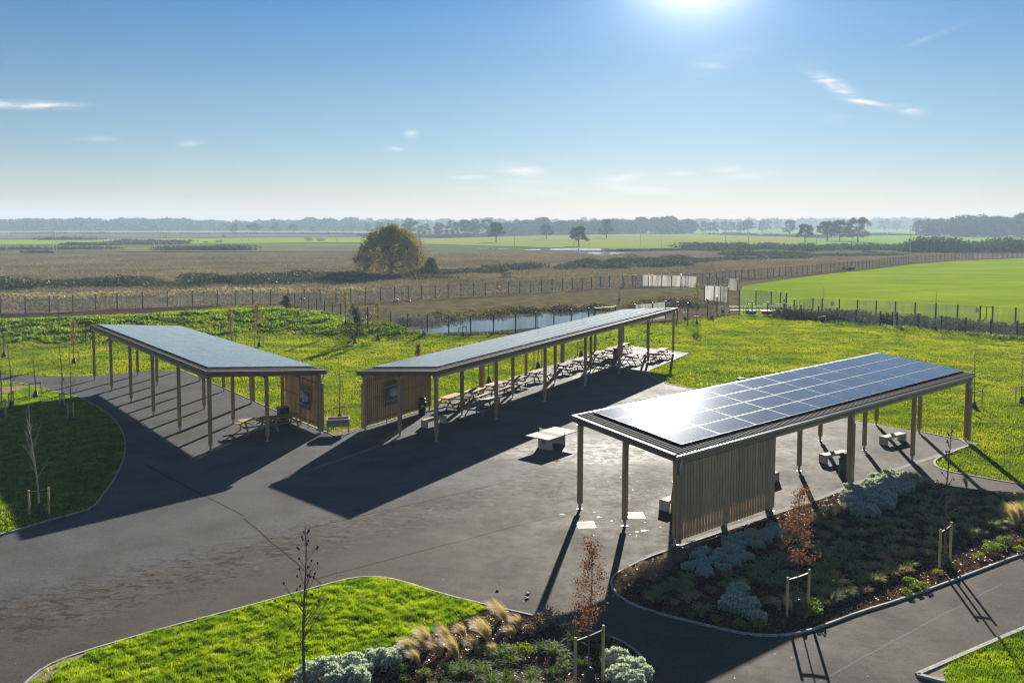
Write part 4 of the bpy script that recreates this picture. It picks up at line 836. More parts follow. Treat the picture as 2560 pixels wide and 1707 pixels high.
for ci, c in enumerate(CN):
    s = c.s; root = empty('canopy', c.o); tag(root, s['lab'], 'canopy'); O = c.o
    # roof sheet with ribs across
    b = MB(O); pitch = .2; a = s['a0']+.03; prof = []
    while a < s['a1']-.05: prof += [(a, 0), (a+.10, 0), (a+.12, .036), (a+.18, .036)]; a += pitch
    prof.append((s['a1'], 0)); vs = []
    for (aa, zz) in prof:
        aa = min(aa, s['a1']); vs += [c.rp(aa, s['w0']+.02, zz), c.rp(aa, s['w1']-.02, zz), c.rp(aa, s['w0']+.02, zz-.02), c.rp(aa, s['w1']-.02, zz-.02)]
    fs = []
    for i in range(len(prof)-1):
        k = i*4; q = [(k, k+4, k+5, k+1), (k+2, k+3, k+7, k+6), (k, k+2, k+6, k+4), (k+1, k+5, k+7, k+3)]; fs += [t[::-1] for t in q] if c.sg < 0 else q
    b.add(vs, fs); b.build('roof_sheet', M['roof'], root)
    # edge flashing at both gables and along the high eave
    for a0, a1 in ((s['a0']-.06, s['a0']+.12), (s['a1']-.08, s['a1']+.06)):
        b = MB(O); slab(b, c, a0, a1, s['w0']-.02, s['w1']+.02, -.21, .052); b.build('gable_trim', M['trim'], root, bevel=.015)
    hi0, hi1 = (s['w0']-.05, s['w0']+.02) if ci < 2 else (s['w1']-.02, s['w1']+.05)
    b = MB(O); slab(b, c, s['a0'], s['a1'], hi0, hi1, -.17, .045); b.build('eave_trim', M['trim' if ci < 2 else 'alu'], root)
    # gutter on the low eave
    lo0, lo1 = (s['w1']+.0, s['w1']+.11) if ci < 2 else (s['w0']-.11, s['w0'])
    b = MB(O)
    slab(b, c, s['a0']-.03, s['a1']+.03, lo0, lo1, -.11, -.095); slab(b, c, s['a0']-.03, s['a1']+.03, lo0, lo0+.012, -.095, .0); slab(b, c, s['a0']-.03, s['a1']+.03, lo1-.012, lo1, -.095, .0); b.build('gutter', M['steel'], root)
    # purlins, beams, rafters
    for r in range(3):
        w = r*c.w; b = MB(O); slab(b, c, s['a0']+.15, s['a1']-.12, w-.05, w+.05, -.34, -.10); b.build('beam', M['glulam'], root)
        b = MB(O); slab(b, c, s['a0']+.15, s['a1']-.12, w-.065, w+.065, -.44, -.342); b.build('steel_beam', M['steel'], root)
    b = MB(O)
    for k in range(s['L']*2+1):
        a = k*c.b/2
        for w0_, w1_ in ((.052, c.w-.052), (c.w+.052, 2*c.w-.052)): slab(b, c, a-.045, a+.045, w0_, w1_, -.30, -.11)
    b.build('rafters', M['glulam'], root)
    # panels
    pc, pr = s['cols'], s['rows']; da = (s['pa'][1]-s['pa'][0])/pc; dw = (s['pw'][1]-s['pw'][0])/pr
    for i in range(pc):
        for j in range(pr):
            a0 = s['pa'][0]+i*da+.006; a1 = a0+da-.012; w0 = s['pw'][0]+j*dw+.016; w1 = w0+dw-.032; jz = R_.uniform(-.003, .003); am = (a0+a1)/2
            fr = MB(O); slab(fr, c, a0, a1, w0, w1, .075+jz, .108+jz)
            f = fr.build('solar_panel', M['alu'], root)
            g = MB(O); 
            for (p, q) in ((a0+.019, am-.005), (am+.005, a1-.019)): slab(g, c, p, q, w0+.018, w1-.018, .109+jz, .112+jz)
            g.build('glass', M['panel'], f)
    b = MB(O)
    for i in range(pc):
        for t in (.22, .78):
            a = s['pa'][0]+(i+t)*da; slab(b, c, a-.02, a+.02, s['pw'][0]-.05, s['pw'][1]+.05, .037, .074)
    b.build('mounting_rails', M['alu'], root)
    # posts
    for st in range(s['L']+1):
        for r in range(3):
            a, w = st*c.b, r*c.w; top = c.rz(a, w)-.44
            wide = (ci < 2 and r == 2 and st in (0, 2, 4, 6)) or (ci == 2 and r == 0 and st in (0, 2, 4))
            b = MB(O)
            for sg in (-1, 1): slab(b, c, a+sg*.064-.038, a+sg*.064+.038, w-.085, w+.085, .28, top+.09, False)
            p = b.build('post', M['glulam'], root, bevel=.006)
            b = MB(O); slab(b, c, a-.0255, a+.0255, w-.092, w+.092, .281, top, False); slab(b, c, a-.11, a+.11, w-.10, w+.10, 0, .02, False); slab(b, c, a-.05, a+.05, w-.045, w+.045, .02, .279, False)
            b.build('steel_foot', M['steel'], p)
            b = MB(O); slab(b, c, a-.09, a+.09, w-.106, w-.103, top-.12, top+.09, False); slab(b, c, a-.16, a+.16, w-.10, w+.10, top+.0905, top+.10, False); b.build('bracket', M['steel'], p)
            if wide:
                wo = w+.17 if ci < 2 else w-.17
                b = MB(O); slab(b, c, a-.10, a+.10, wo-.06, wo+.06, .12, top-.35, False); b.build('downpipe_casing', M['larch'], p)
                b = MB(O); we = s['w1']+.05 if ci < 2 else s['w0']-.05
                b.tube([c.pt(a+.1, we, c.rz(a, we)-.1), c.pt(a+.1, we, c.rz(a, we)-.28), c.pt(a+.03, wo, top-.18), c.pt(a+.03, wo, top-.34)], .04, 8); b.build('downpipe', M['steel'], p)
    # slatted screen over the first bay
    rw = c.W if ci < 2 else 0; off = .14 if ci < 2 else -.14
    b = MB(O); n = int(c.b/.115); a = .14
    while a < c.b-.10:
        zt = c.rz(a, rw)-.40; slab(b, c, a, a+.150, rw+off-.02, rw+off+.02, .22+R_.uniform(-.004, .004), zt, False); a += .185
    scr_ = b.build('slatted_screen', M['larch' if ci < 2 else 'grey_larch'], root)
    b = MB(O)
    for z in (.42, 1.75, 2.9): slab(b, c, 0.0, c.b, rw+off*.5-.03, rw+off*.5+.03, z, z+.07, False)
    slab(b, c, c.b/2-.05, c.b/2+.05, rw-.05, rw+.05, .25, c.rz(c.b/2, rw)-.44, False)
    b.build('rails', M['glulam'], scr_)
    b = MB(O); slab(b, c, c.b/2-.04, c.b/2+.04, rw-.04, rw+.04, 0, .249, False); b.build('foot', M['steel'], scr_)
    if ci < 2:
        aa = 1.75 if ci == 0 else 2.35; wv = rw-.11
        b = MB(O); slab(b, c, aa-.62, aa+.62, wv-.02, wv+.02, 1.15, 2.65, False); bd = b.build('equipment_board', M['board'], root)
        b = MB(O)
        if ci == 0: slab(b, c, aa-.05, aa+.45, wv-.16, wv-.021, 1.85, 2.3, False); slab(b, c, aa-.3, aa-.08, wv-.24, wv-.021, 1.65, 2.25, False); slab(b, c, aa-.52, aa-.33, wv-.14, wv-.021, 1.7, 2.05, False)
        else: slab(b, c, aa-.25, aa+.35, wv-.24, wv-.021, 1.75, 2.25, False)
        b.build('inverter_box', M['grey_box'], bd, bevel=.02)
        b = MB(O)
        for k in range(5): q = aa-.3+k*.12; b.tube([c.pt(q, wv-.08, 1.85), c.pt(q+.03, wv-.10, 1.62), c.pt(q-.04, wv-.05, 1.5)], .014, 5)
        b.build('cables', M['black'], bd)
        b = MB(O); b.tube([c.pt(aa-.5, wv-.06, 1.3), c.pt(aa-.5, wv-.06, .05)], .03, 7); b.tube([c.pt(aa+.45, wv-.05, 2.65), c.pt(aa+.45, wv-.05, c.rz(aa, rw)-.45)], .03, 7); b.build('conduit', M['steel'], bd)
        b = MB(O)
        for z in (1.45, 2.35): slab(b, c, aa-1.1, aa+1.1, wv-.045, wv-.0205, z-.03, z+.03, False)
        b.build('strut_rails', M['steel'], bd)

# ------------------------------------------------------------------ furniture
def picnic(m, mx=None):
    root = empty('picnic_table', (0, 0, 0)); Lh = .9
    b = MB()
    for k in range(5): b.box((0, -.30+k*.15, .73), (2*Lh, .135, .04))
    b.build('tabletop', m, root, bevel=.005)
    for sg in (-1, 1):
        b = MB()
        for k in range(2): b.box((0, sg*(.64+k*.13), .44), (2*Lh, .12, .04))
        b.build('seat', m, root, bevel=.005)
    for sx in (-1, 1):
        x = sx*.62; b = MB()
        for sg in (-1, 1): b.prism((x, sg*.70, .0), (x, sg*.22, .708), .045, .09, (1, 0, 0))
        b.prism((x+.046*sx, -.78, .375), (x+.046*sx, .78, .375), .045, .09); b.prism((x+.046*sx, -.36, .665), (x+.046*sx, .36, .665), .045, .08); b.prism((x-.03*sx, 0, .66), (sx*.12, 0, .40), .05, .07, (0, 1, 0))
        b.build('leg_frame', m, root)
    return Maker(root)
PK = {k: picnic(M[m]) for k, m in (('n', 'table_new'), ('o', 'table_old'), ('d', 'table_dark'))}
def on_c2(x, y): return P(x, y)
ta = CN[1].th
tabs = [(1037, 933, 'n', 'new pale timber picnic table nearest the slatted screen of the middle canopy', 0, 1), (1088, 919, 'n', 'second new pale timber picnic table in the back row', .05, 1), (1137, 903, 'n', 'third new pale timber picnic table in the back row', -.02, 1),
 (1103, 950, 'o', 'grey topped picnic table alone in front, shaded by the roof', .02, 1), (1187, 889, 'o', 'weathered grey picnic table, fourth in the back row', .05, 1), (1234, 872.5, 'o', 'weathered picnic table, fifth in the back row', -.04, 1),
 (1298.6, 855, 'd', 'dark weathered picnic table, sixth in the back row', .03, 1), (1332, 843.5, 'd', 'dark weathered picnic table, seventh in the back row', .0, 1), (1369, 827.5, 'd', 'weathered picnic table, eighth in the back row', .0, 1),
 (1403, 818, 'd', 'picnic table at the far back corner, near one of two in line', .1, 1), (1431.5, 807, 'd', 'picnic table at the far back corner, far one of two in line', .1, 1), (1385, 854.5, 'd', 'dark picnic table in the front row, near end of a long pair', .08, 1), (1402, 848.5, 'd', 'dark picnic table in the front row, far end of a long pair', .08, 1),
 (1450.5, 834, 'd', 'dark picnic table between the long pair and the last post', .0, 1), (1500, 826.5, 'd', 'picnic table near the far end of the tarmac, left of two in line', .12, 1), (1520, 820, 'd', 'picnic table at the very far end of the tarmac, right of two in line', .12, 1)]
for x, y, k, lab, dr, sc in tabs: PK[k].put(P(x, y), ta+dr, (1.12, 1, 1), lab, 'picnic tables under the middle canopy', 'picnic table')
q0 = P(552+5, 970, .0); d1 = P(611, 960, .75)-P(553, 968, .75); a1 = math.atan2(d1[1], d1[0])
d2 = P(680, 951, .75)-P(620, 959, .75); a2 = math.atan2(d2[1], d2[0])
c1c = (P(551, 968, .75)+P(611, 960.5, .75)); PK['n'].put((c1c[0]/2, c1c[1]/2+.3, 0), a1, (1.05, 1, 1), 'picnic table with sunlit end board, left one of two under the left canopy', 'picnic tables under the left canopy', 'picnic table')
c2c = (P(618, 960, .75)+P(682, 951, .75)); PK['n'].put((c2c[0]/2, c2c[1]/2+.2, 0), a2, (1.05, 1, 1), 'picnic table half shaded by the screen, right one of two under the left canopy', 'picnic tables under the left canopy', 'picnic table')
def bench():
    root = empty('concrete_bench', (0, 0, 0)); Lh = .92; b = MB(); b.box((0, 0, .405), (2*Lh, .48, .11)); b.build('seat', M['concrete'], root, bevel=.02)
    for sx in (-1, 1):
        b = MB(); b.box((sx*(Lh-.08), 0, .175), (.16, .478, .348)); b.prism((sx*(Lh-.165), 0, .345), (sx*(Lh-.30), 0, .345), .476, .02); b.build('leg', M['concrete'], root, bevel=.015)
    return Maker(root)
BN = bench()
t3 = CN[2].th
def bench_from(xl, yl, xr, yr, lab):
    a = P(xl, yl, .46); c = P(xr, yr, .46); d = c-a; m = (a+c)/2; BN.put((m[0], m[1], 0), math.atan2(d[1], d[0]), (max(.8, min(1.15, np.linalg.norm(d)/1.84)), 1, 1), lab, 'concrete benches in the yard', 'bench')
bench_from(966+7, 965, 1022-2, 954, 'concrete bench in front of the middle canopy screen beside the corner post')
bench_from(1104, 918, 1143, 910, 'concrete bench behind the grey topped picnic table')
bench_from(1889, 1044, 1943, 1034, 'concrete bench beside the black bin under the near canopy')
bench_from(2028, 1003, 2074, 993, 'concrete bench farthest right under the near canopy')
e0 = P(1525, 1150, .46)+CN[2].n*.05; BN.put((e0[0]+math.cos(t3+.08)*.95, e0[1]+math.sin(t3+.08)*.95, 0), t3+.08, 1, 'concrete bench half hidden by the left edge of the near slatted screen', 'concrete benches in the yard', 'bench')
e0 = P(1781, 1081, .46); BN.put((e0[0]-math.cos(t3)*.92, e0[1]-math.sin(t3)*.92, 0), t3, 1, 'concrete bench showing only its right end past the near slatted screen', 'concrete benches in the yard', 'bench')
def bin_round():
    root = empty('litter_bin', (0, 0, 0)); b = MB(); b.lathe([(.27, 0), (.27, .05), (.235, .06), (.25, .78), (.255, .80)], n=20); b.build('body', M['black'], root, True)
    b = MB(); b.lathe([(.27, .80), (.275, .84), (.20, .845), (.20, .98), (.265, .985), (.27, 1.03), (.2, 1.09), (.05, 1.11)], n=20); b.build('hood', M['black'], root, True)
    b = MB(); b.box((0, -.262, .60), (.14, .006, .10)); b.build('emblem', M['grey_box'], root); return Maker(root)
BI = bin_round()
BI.put(P(969.7, 951.5), .2, 1, 'black litter bin against the slatted screen of the middle canopy', None, 'bin')
BI.put(P(1938, 1093), .9, (1, 1, 1.05), 'black litter bin behind the broad post of the near canopy', None, 'bin')
BI.put(P(1414, 826), .3, 1, 'dark litter bin among the far picnic tables', None, 'bin')
q = PT(1703.6, 902); q = np.array([*P(1703.6, 868, 1.1)[:2], 0.0]); BI.put((q[0], q[1], 0), 0, (1.5, 1, 1), 'black bin top showing over the back edge of the near canopy roof', None, 'bin')
root = empty('recycling_bin', P(650.3, 974), CN[0].th+math.pi/2); tag(root, 'square black bin with silver studs standing by the left canopy screen', 'bin')
b = MB(); b.box((0, 0, .5), (.6, .55, 1.0)); b.build('body', M['black'], root, bevel=.03)
b = MB(); b.box((0, 0, 1.06), (.64, .6, .115)); b.build('lid', M['black'], root, bevel=.03)
b = MB(); b.box((-.05, -.278, .75), (.26, .01, .09)); [b.box((.22, -.277, z), (.04, .008, .04)) for z in (.5, .8, .9)]; b.build('fittings', M['steel'], root)
# table tennis table
pa, pb, pc_ = P(1206, 998, .76), P(1258, 1013, .76), P(1328, 990.5, .76)
th = math.atan2(*(pc_-pb)[:2][::-1]); cen = (pa+pc_)/2
root = empty('tennis_table', (cen[0], cen[1], 0), th); tag(root, 'outdoor concrete table tennis table with steel net and curved legs', 'table')
b = MB(); b.box((0, 0, .735), (2.78, 1.62, .05)); b.build('tabletop', M['concrete'], root, bevel=.01)
for sx in (-1, 1):
    b = MB(); vs = []; n = 14
    for i in range(n+1):
        t = (i/n-.5)*1.9; r = .62; x = sx*(.25+r*math.cos(t)); y = r*math.sin(t); x2 = sx*(.25+(r-.09)*math.cos(t)); y2 = (r-.09)*math.sin(t); vs += [(x, y, 0), (x2, y2, 0), (x, y, .708), (x2, y2, .708)]
    fs = []
    for i in range(n): k = 4*i; fs += [(k, k+4, k+6, k+2), (k+1, k+3, k+7, k+5), (k+2, k+6, k+7, k+3)]
    fs += [(0, 2, 3, 1), (4*n, 4*n+1, 4*n+3, 4*n+2)]; b.add(vs, fs); lg = b.build('leg', M['concrete'], root)
b = MB(); b.box((0, 0, .62), (1.0, .12, .17)); b.build('brace', M['concrete'], root)
b = MB()
for k in range(3): b.box((0, 0, .79+k*.055), (.012, 1.72, .012))
for k in range(24): b.box((0, -.85+k*.074, .84), (.006, .006, .15))
for sg in (-1, 1): b.box((0, sg*.87, .83), (.03, .03, .19))
b.build('net', M['steel'], root)
b = MB(); r = .622
for (t0, z0, t1, z1, wd) in ((-.25, .40, -.10, .50, .05), (-.12, .38, .04, .50, .05), (-.02, .38, .05, .42, .04)):
    b.prism((-(.25+r*math.cos(t0))-.004, r*math.sin(t0), z0), (-(.25+r*math.cos(t1))-.004, r*math.sin(t1), z1), .008, wd, (0, .3, 1))
for k in range(9):
    t = -.32+k*.055; b.box((-(.25+r*math.cos(t))-.004, r*math.sin(t), .325), (.008, .022, .026))
b.build('logo', M['black'], root)
# planter
pl = P(751, 987); pr_ = P(804, 986)
a = P(751.5, 998); c_ = P(802.5, 996); d = c_-a; th = math.atan2(d[1], d[0]); w_ = np.linalg.norm(d); m_ = (a+c_)/2; nn = np.array([-math.sin(th), math.cos(th)]); dp = .75
root = empty('wooden_planter', (m_[0]+nn[0]*dp/2, m_[1]+nn[1]*dp/2, 0), th); tag(root, 'empty raised wooden planter on thin legs between the two canopies', 'planter')
b = MB(); n = 14
for k in range(n):
    x = -w_/2+(k+.5)*w_/n
    for sg in (-1, 1): b.box((x, sg*(dp/2-.012), .64), (w_/n-.006, .022, .42))
for k in range(6):
    y = -dp/2+(k+.5)*dp/6
    for sg in (-1, 1): b.box((sg*(w_/2+.012), y, .64), (.022, dp/6-.006, .42))
b.build('trough', M['table_old'], root)
b = MB(); b.box((0, -dp/2, .87), (w_+.1, .09, .03)); b.box((0, dp/2, .87), (w_+.1, .09, .03)); b.box((-w_/2, 0, .87), (.09, dp-.095, .03)); b.box((w_/2, 0, .87), (.09, dp-.095, .03)); b.build('rim', M['table_old'], root)
b = MB(); b.box((0, 0, .70), (w_-.03, dp-.05, .02)); b.build('soil', M['soil'], root)
for sx in (-1, 1):
    for sy in (-1, 1): b = MB(); b.box((sx*(w_/2-.04), sy*(dp/2-.06), .22), (.05, .05, .438)); b.build('leg', M['table_old'], root)
# manhole covers
m, nt, out = mat('cast_cover'); v = coords(nt, (1, 1, 1), kind='Object'); ck = nt.nodes.new('ShaderNodeTexChecker'); ck.inputs['Scale'].default_value = 26; L(nt, v, ck.inputs[0])
f = noise(nt, v, 30, 3); principled(nt, out, mixc(nt, f, (.40, .375, .33), (.27, .25, .22)), .75, 0, bump(nt, ck.outputs[1], .5, .006), .12); M['cover'] = m
for x, y, lab in ((1346, 1205, 'pale rectangular manhole cover in the long post shadow'), (1459, 1183, 'pale rectangular manhole cover beside the second post')):
    root = empty('manhole_cover', P(x, y), .05); tag(root, lab, 'manhole cover')
    b = MB(); b.box((0, 0, .006), (.66, .62, .006)); b.build('lid', M['cover'], root, bevel=.002)
    b = MB(); [b.box(p, sz) for p, sz in (((0, .335, .005), (.74, .035, .008)), ((0, -.335, .005), (.74, .035, .008)), ((.352, 0, .005), (.035, .634, .008)), ((-.352, 0, .005), (.035, .634, .008)))]; b.build('frame', M['steel'], root)
# small puddles left on the tarmac
for i, (x, y, w, h) in enumerate(((1291-0, 1181, 8, 2.2), (1376, 1187, 7, 2), (1479, 1218, 10, 2.4), (1463, 1221, 5, 1.6), (1365, 1175.5, 4, 1.2), (1405, 1196, 4, 1.4))):
    c0 = P(x+(0), y); pts = []
    for k in range(14):
        t = k/14*6.283; rr = 1+.3*math.sin(3*t+i)+.15*math.cos(5*t); q = P(x+w*.8*rr*math.cos(t), y+h*.7*rr*math.sin(t)); pts.append(q[:2])
    sheet('puddle', pts, .004, M['wet'], 0)
for pts in ([(1405, 1022), (1440, 1010), (1480, 1018), (1430, 1040)], ):
    pass
# leaves blown on the tarmac
for x, y, lab in ((1143, 1356, 'single dark fallen leaf alone on the tarmac'), (1213, 1363, 'upper of two dark fallen leaves on the tarmac'), (1211, 1374, 'lower of two dark fallen leaves on the tarmac')):
    q = P(x, y); b = MB(); rz = R_.uniform(0, 3)
    pts = [(-.11, 0, .01), (-.04, .06, .05), (.06, .05, .03), (.13, 0, .06), (.05, -.05, .02), (-.05, -.05, .04)]; b.add(pts, [(0, 1, 2, 3, 4, 5)]); b.add([(p[0], p[1], p[2]-.003) for p in pts], [(5, 4, 3, 2, 1, 0)])
    o = b.build('fallen_leaf', M['copper']); o.location = tuple(q); o.rotation_euler = (0, 0, rz); tag(o, lab, 'leaf')

# ------------------------------------------------------------------ fences
def fence(name, label, pts, h, bright=(), gates=(), mesh=True, zb=None):
    W = [P(x, y, -.1 if zb is None else zb) if zb is not None else PT(x, y) for x, y in pts]
    root = empty(name, W[0]); tag(root, label, 'fence'); O = np.array(W[0])
    for p in W:
        b = MB(O); b.box((p[0], p[1], p[2]+h/2), (.14, .14, h+.12)); b.build('post', M['fence'], root)
    if mesh:
        for nm, mt, sel in (('mesh_panel', 'mesh_fence', lambda i: i not in bright), ('sheen_mesh_panel', 'mesh_painted_sheen', lambda i: i in bright)):
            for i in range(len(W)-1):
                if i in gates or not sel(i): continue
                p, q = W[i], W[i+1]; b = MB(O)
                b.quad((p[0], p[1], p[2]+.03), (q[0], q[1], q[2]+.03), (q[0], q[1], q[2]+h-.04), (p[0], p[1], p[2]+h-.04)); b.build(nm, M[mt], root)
    for i in gates:
        p, q = W[i], W[i+1]; b = MB(O)
        b.prism((p[0], p[1], p[2]+h-.05), (q[0], q[1], q[2]+h-.05), .07, .07); b.prism((p[0], p[1], p[2]+.1), (q[0], q[1], q[2]+.1), .06, .06)
        m_ = (p+q)/2; b.prism((m_[0], m_[1], m_[2]+.1), (m_[0], m_[1], m_[2]+h-.05), .07, .07, (0, 1, 0)); b.build('gate', M['fence'], root)
    return root
def dens(pts, gap):
    out = [pts[0]]
    for a, c in zip(pts, pts[1:]):
        A, B = P(*a, -.1), P(*c, -.1); n = max(1, round(np.linalg.norm(B-A)/gap))
        for k in range(1, n+1):
            Q = A+(B-A)*k/n; out.append(proj(Q))
    return out
fA = dens([(-120, 727), (2, 719), (59, 719), (168, 713.7), (270, 708), (385, 704), (499.8, 701), (662, 699.5), (772, 695.6), (874, 691.8), (969, 686.8), (1059, 681.8), (1167.8, 675), (1315, 665), (1400, 659), (1490, 656)], 2.9)
fence('mesh_fence', 'long dark mesh fence along the back of the site before the brown field', fA, 2.3, zb=-.12)
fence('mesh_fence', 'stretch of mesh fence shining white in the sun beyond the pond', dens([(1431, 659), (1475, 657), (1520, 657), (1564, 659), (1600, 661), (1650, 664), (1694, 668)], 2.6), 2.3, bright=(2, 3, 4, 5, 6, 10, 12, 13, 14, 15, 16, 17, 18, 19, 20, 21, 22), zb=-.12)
fence('mesh_fence', 'far mesh fence running away to the right above the wheat field', dens([(1564, 656), (1703, 642), (1843, 630.5), (1990, 615.3), (2087, 603), (2234, 594.5), (2400, 590)], 3.1), 2.3, zb=-.12)
fC = [(662, 703), (677.8, 709.4), (693.6, 714.4), (710, 718), (727.8, 723.6), (745.8, 729.4), (764, 734.4), (782.8, 738), (823, 746), (845, 752), (897.8, 759.4), (937, 765), (981.6, 768), (1030.8, 771), (1081, 770), (1133.5, 767.4), (1184, 766), (1230.5, 762), (1272, 758), (1312, 754), (1352, 750), (1366, 749), (1413, 744), (1458, 739), (1498.5, 735), (1528.6, 731), (1555.8, 733), (1579.6, 735.3), (1625, 724), (1646.5, 717), (1697.5, 717)]
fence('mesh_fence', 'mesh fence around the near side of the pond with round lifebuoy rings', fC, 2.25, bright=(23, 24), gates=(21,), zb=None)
fence('mesh_fence', 'low dark mesh fence with gate along the right of the meadow', [(1697.5, 717), (1727, 721.7), (1763, 723), (1800.6, 725), (1839, 729.6), (1879.7, 733), (1922, 737.6), (1965.8, 742), (2021.8, 746.6), (2049, 748.9), (2060, 749.5), (2108.6, 753.4), (2161.6, 758), (2217, 763.6), (2275.6, 768), (2335.6, 772.7), (2400, 778)], 1.75, gates=(8,), zb=None)
fence('mesh_fence', 'taller mesh fence with gate behind the ditch at the edge of the wheat', [(1823.5, 722), (1866.6, 718), (1888, 719.5), (1927.3, 721), (1969, 723), (2011.6, 725), (2056, 727.5), (2101, 730), (2149, 733), (2198.6, 736), (2250.7, 739), (2279, 741), (2331.8, 745), (2400, 750)], 2.1, gates=(10,), zb=-.1)
fence('mesh_fence', 'dark mesh enclosure around the red machine', [(1697.5, 697), (1736, 699), (1771, 703), (1792, 705), (1806, 707), (1800, 724)], 2.3, zb=-.1)
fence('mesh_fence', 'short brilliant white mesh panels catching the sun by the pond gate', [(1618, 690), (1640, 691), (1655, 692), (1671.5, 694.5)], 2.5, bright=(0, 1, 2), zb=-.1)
def ring(x, y, z, lab, s=1):
    q = PT(x, y); b = MB(); pts = [(math.cos(t)*.36*s, -.08, z+math.sin(t)*.36*s) for t in [k*2*math.pi/20 for k in range(21)]]; b.tube(pts, .07, 6, False)
    o = b.build('lifebuoy', M['orange'], None, True); o.location = tuple(q); tag(o, lab, 'lifebuoy')
ring(846.5, 752, 1.35, 'orange lifebuoy ring on the pond fence left of the water'); ring(694.5, 714.4, 1.6, 'orange lifebuoy ring on the fence at the bank top'); ring(1557, 733, 1.5, 'lifebuoy ring on the fence post behind the far canopy corner'); ring(1144, 690, 1.9, 'small red lifebuoy ring on the back fence')
# signs on fences
for x, y, z, lab in ((1910, 722, 1.5, 'small grey notice on the far fence at the right'), (2243, 738, 1.5, 'grey notice beside the right hand gate'), (2056, 749, 1.2, 'pale green notice beside the near gate')):
    q = PT(x, y); b = MB(); b.box((0, -.09, z), (.45, .02, .6)); o = b.build('notice', M['white' if x > 2050 and x < 2100 else 'grey_box'], None); o.location = tuple(q); tag(o, lab, 'notice')
# red machine with tubular hoops
q = PT(1768, 722); root = empty('red_machine', q, .05); tag(root, 'row of red and grey tubs with bent tube hoops inside the mesh enclosure', 'equipment')
for k, (x, cm) in enumerate(((-2.6, 'table_old'), (-.5, 'red'), (1.3, 'table_old'), (2.8, 'red'))):
    b = MB(); b.lathe([(.55, .0), (.8, .45), (.82, .55), (.7, .56)], (x, 0, 0), 10); b.build('tub', M[cm], root)
    b = MB(); b.tube([(x-.7, .2, .5), (x-.7, .2, 1.2), (x-.5, .2, 1.4), (x+.5, .2, 1.4), (x+.7, .2, 1.2), (x+.7, .2, .5)], .04, 6); b.build('hoop', M['steel'], root)
b = MB(); b.prism((-5.5, 1, 1.0), (3.5, 1, 1.0), .06, .06); b.prism((-5.5, 1, .5), (3.5, 1, .5), .06, .06); [b.box((x, 1, .55), (.07, .07, 1.1)) for x in (-5.4, -3.4, -1.2, 1.2, 3.4)]; b.build('rail', M['fence'], root)
# debris heap far left, log by wheat edge, white bag
for x, y, n, lab in ((84, 581, 9, 'low heap of dark rubble in the left field'), (1955-12, 620.3, 4, 'dark log lying on the edge of the wheat field')):
    q = P(x, y, -.15); b = MB()
    for k in range(n): b.tube([(R_.uniform(-8, 8)*(.3 if n == 4 else 1), R_.uniform(-1, 1), .3), (R_.uniform(-8, 8)*(.4 if n == 4 else 1), R_.uniform(-1, 1), .6)], R_.uniform(.25, .5), 6)
    o = b.build('rubble_heap' if n > 4 else 'fallen_log', M['bark_dark']); o.location = tuple(q); tag(o, lab, 'rubble' if n > 4 else 'log')
for x, y, cm, lab in ((910, 692, 'white', 'white bag lying at the foot of the back fence'), (938, 692, 'red', 'small red litter item at the foot of the back fence')):
    q = P(x, y, -.1); b = MB(); b.lathe([(.3, 0), (.45, .2), (.35, .5), (.1, .6)], n=8)
    o = b.build('litter', M[cm], None, True); o.location = tuple(q); o.scale = (1, 1, .8 if cm == 'white' else .3); tag(o, lab, 'litter')

# ------------------------------------------------------------------ planting
def fountain(name, m, nb, h, spread, w, wind=(0, 0), seg=3, label=None, droop=.5, cat='plant'):
    root_v = []
    for _ in range(nb):
        a = NR.uniform(0, 2*np.pi); r0 = NR.uniform(0, .06); hh = h*NR.uniform(.6, 1.1); sp = spread*NR.uniform(.15, 1); dx, dy = math.cos(a), math.sin(a); px, py = -dy, dx
        pts = []
        for i in range(seg+1):
            f = i/seg; x = dx*(r0+sp*f**1.4)+wind[0]*f*f; y = dy*(r0+sp*f**1.4)+wind[1]*f*f; z = hh*(f-(droop*.5)*f*f*f); pts.append((x, y, z, w*(1-.8*f)))
        for i in range(seg):
            p, q = pts[i], pts[i+1]; root_v += [(p[0]-px*p[3]/2, p[1]-py*p[3]/2, p[2]), (p[0]+px*p[3]/2, p[1]+py*p[3]/2, p[2]), (q[0]+px*q[3]/2, q[1]+py*q[3]/2, q[2]), (q[0]-px*q[3]/2, q[1]-py*q[3]/2, q[2])]
    o = npmesh(name, np.array(root_v), 4, m); return Maker(tag(o, label, cat))
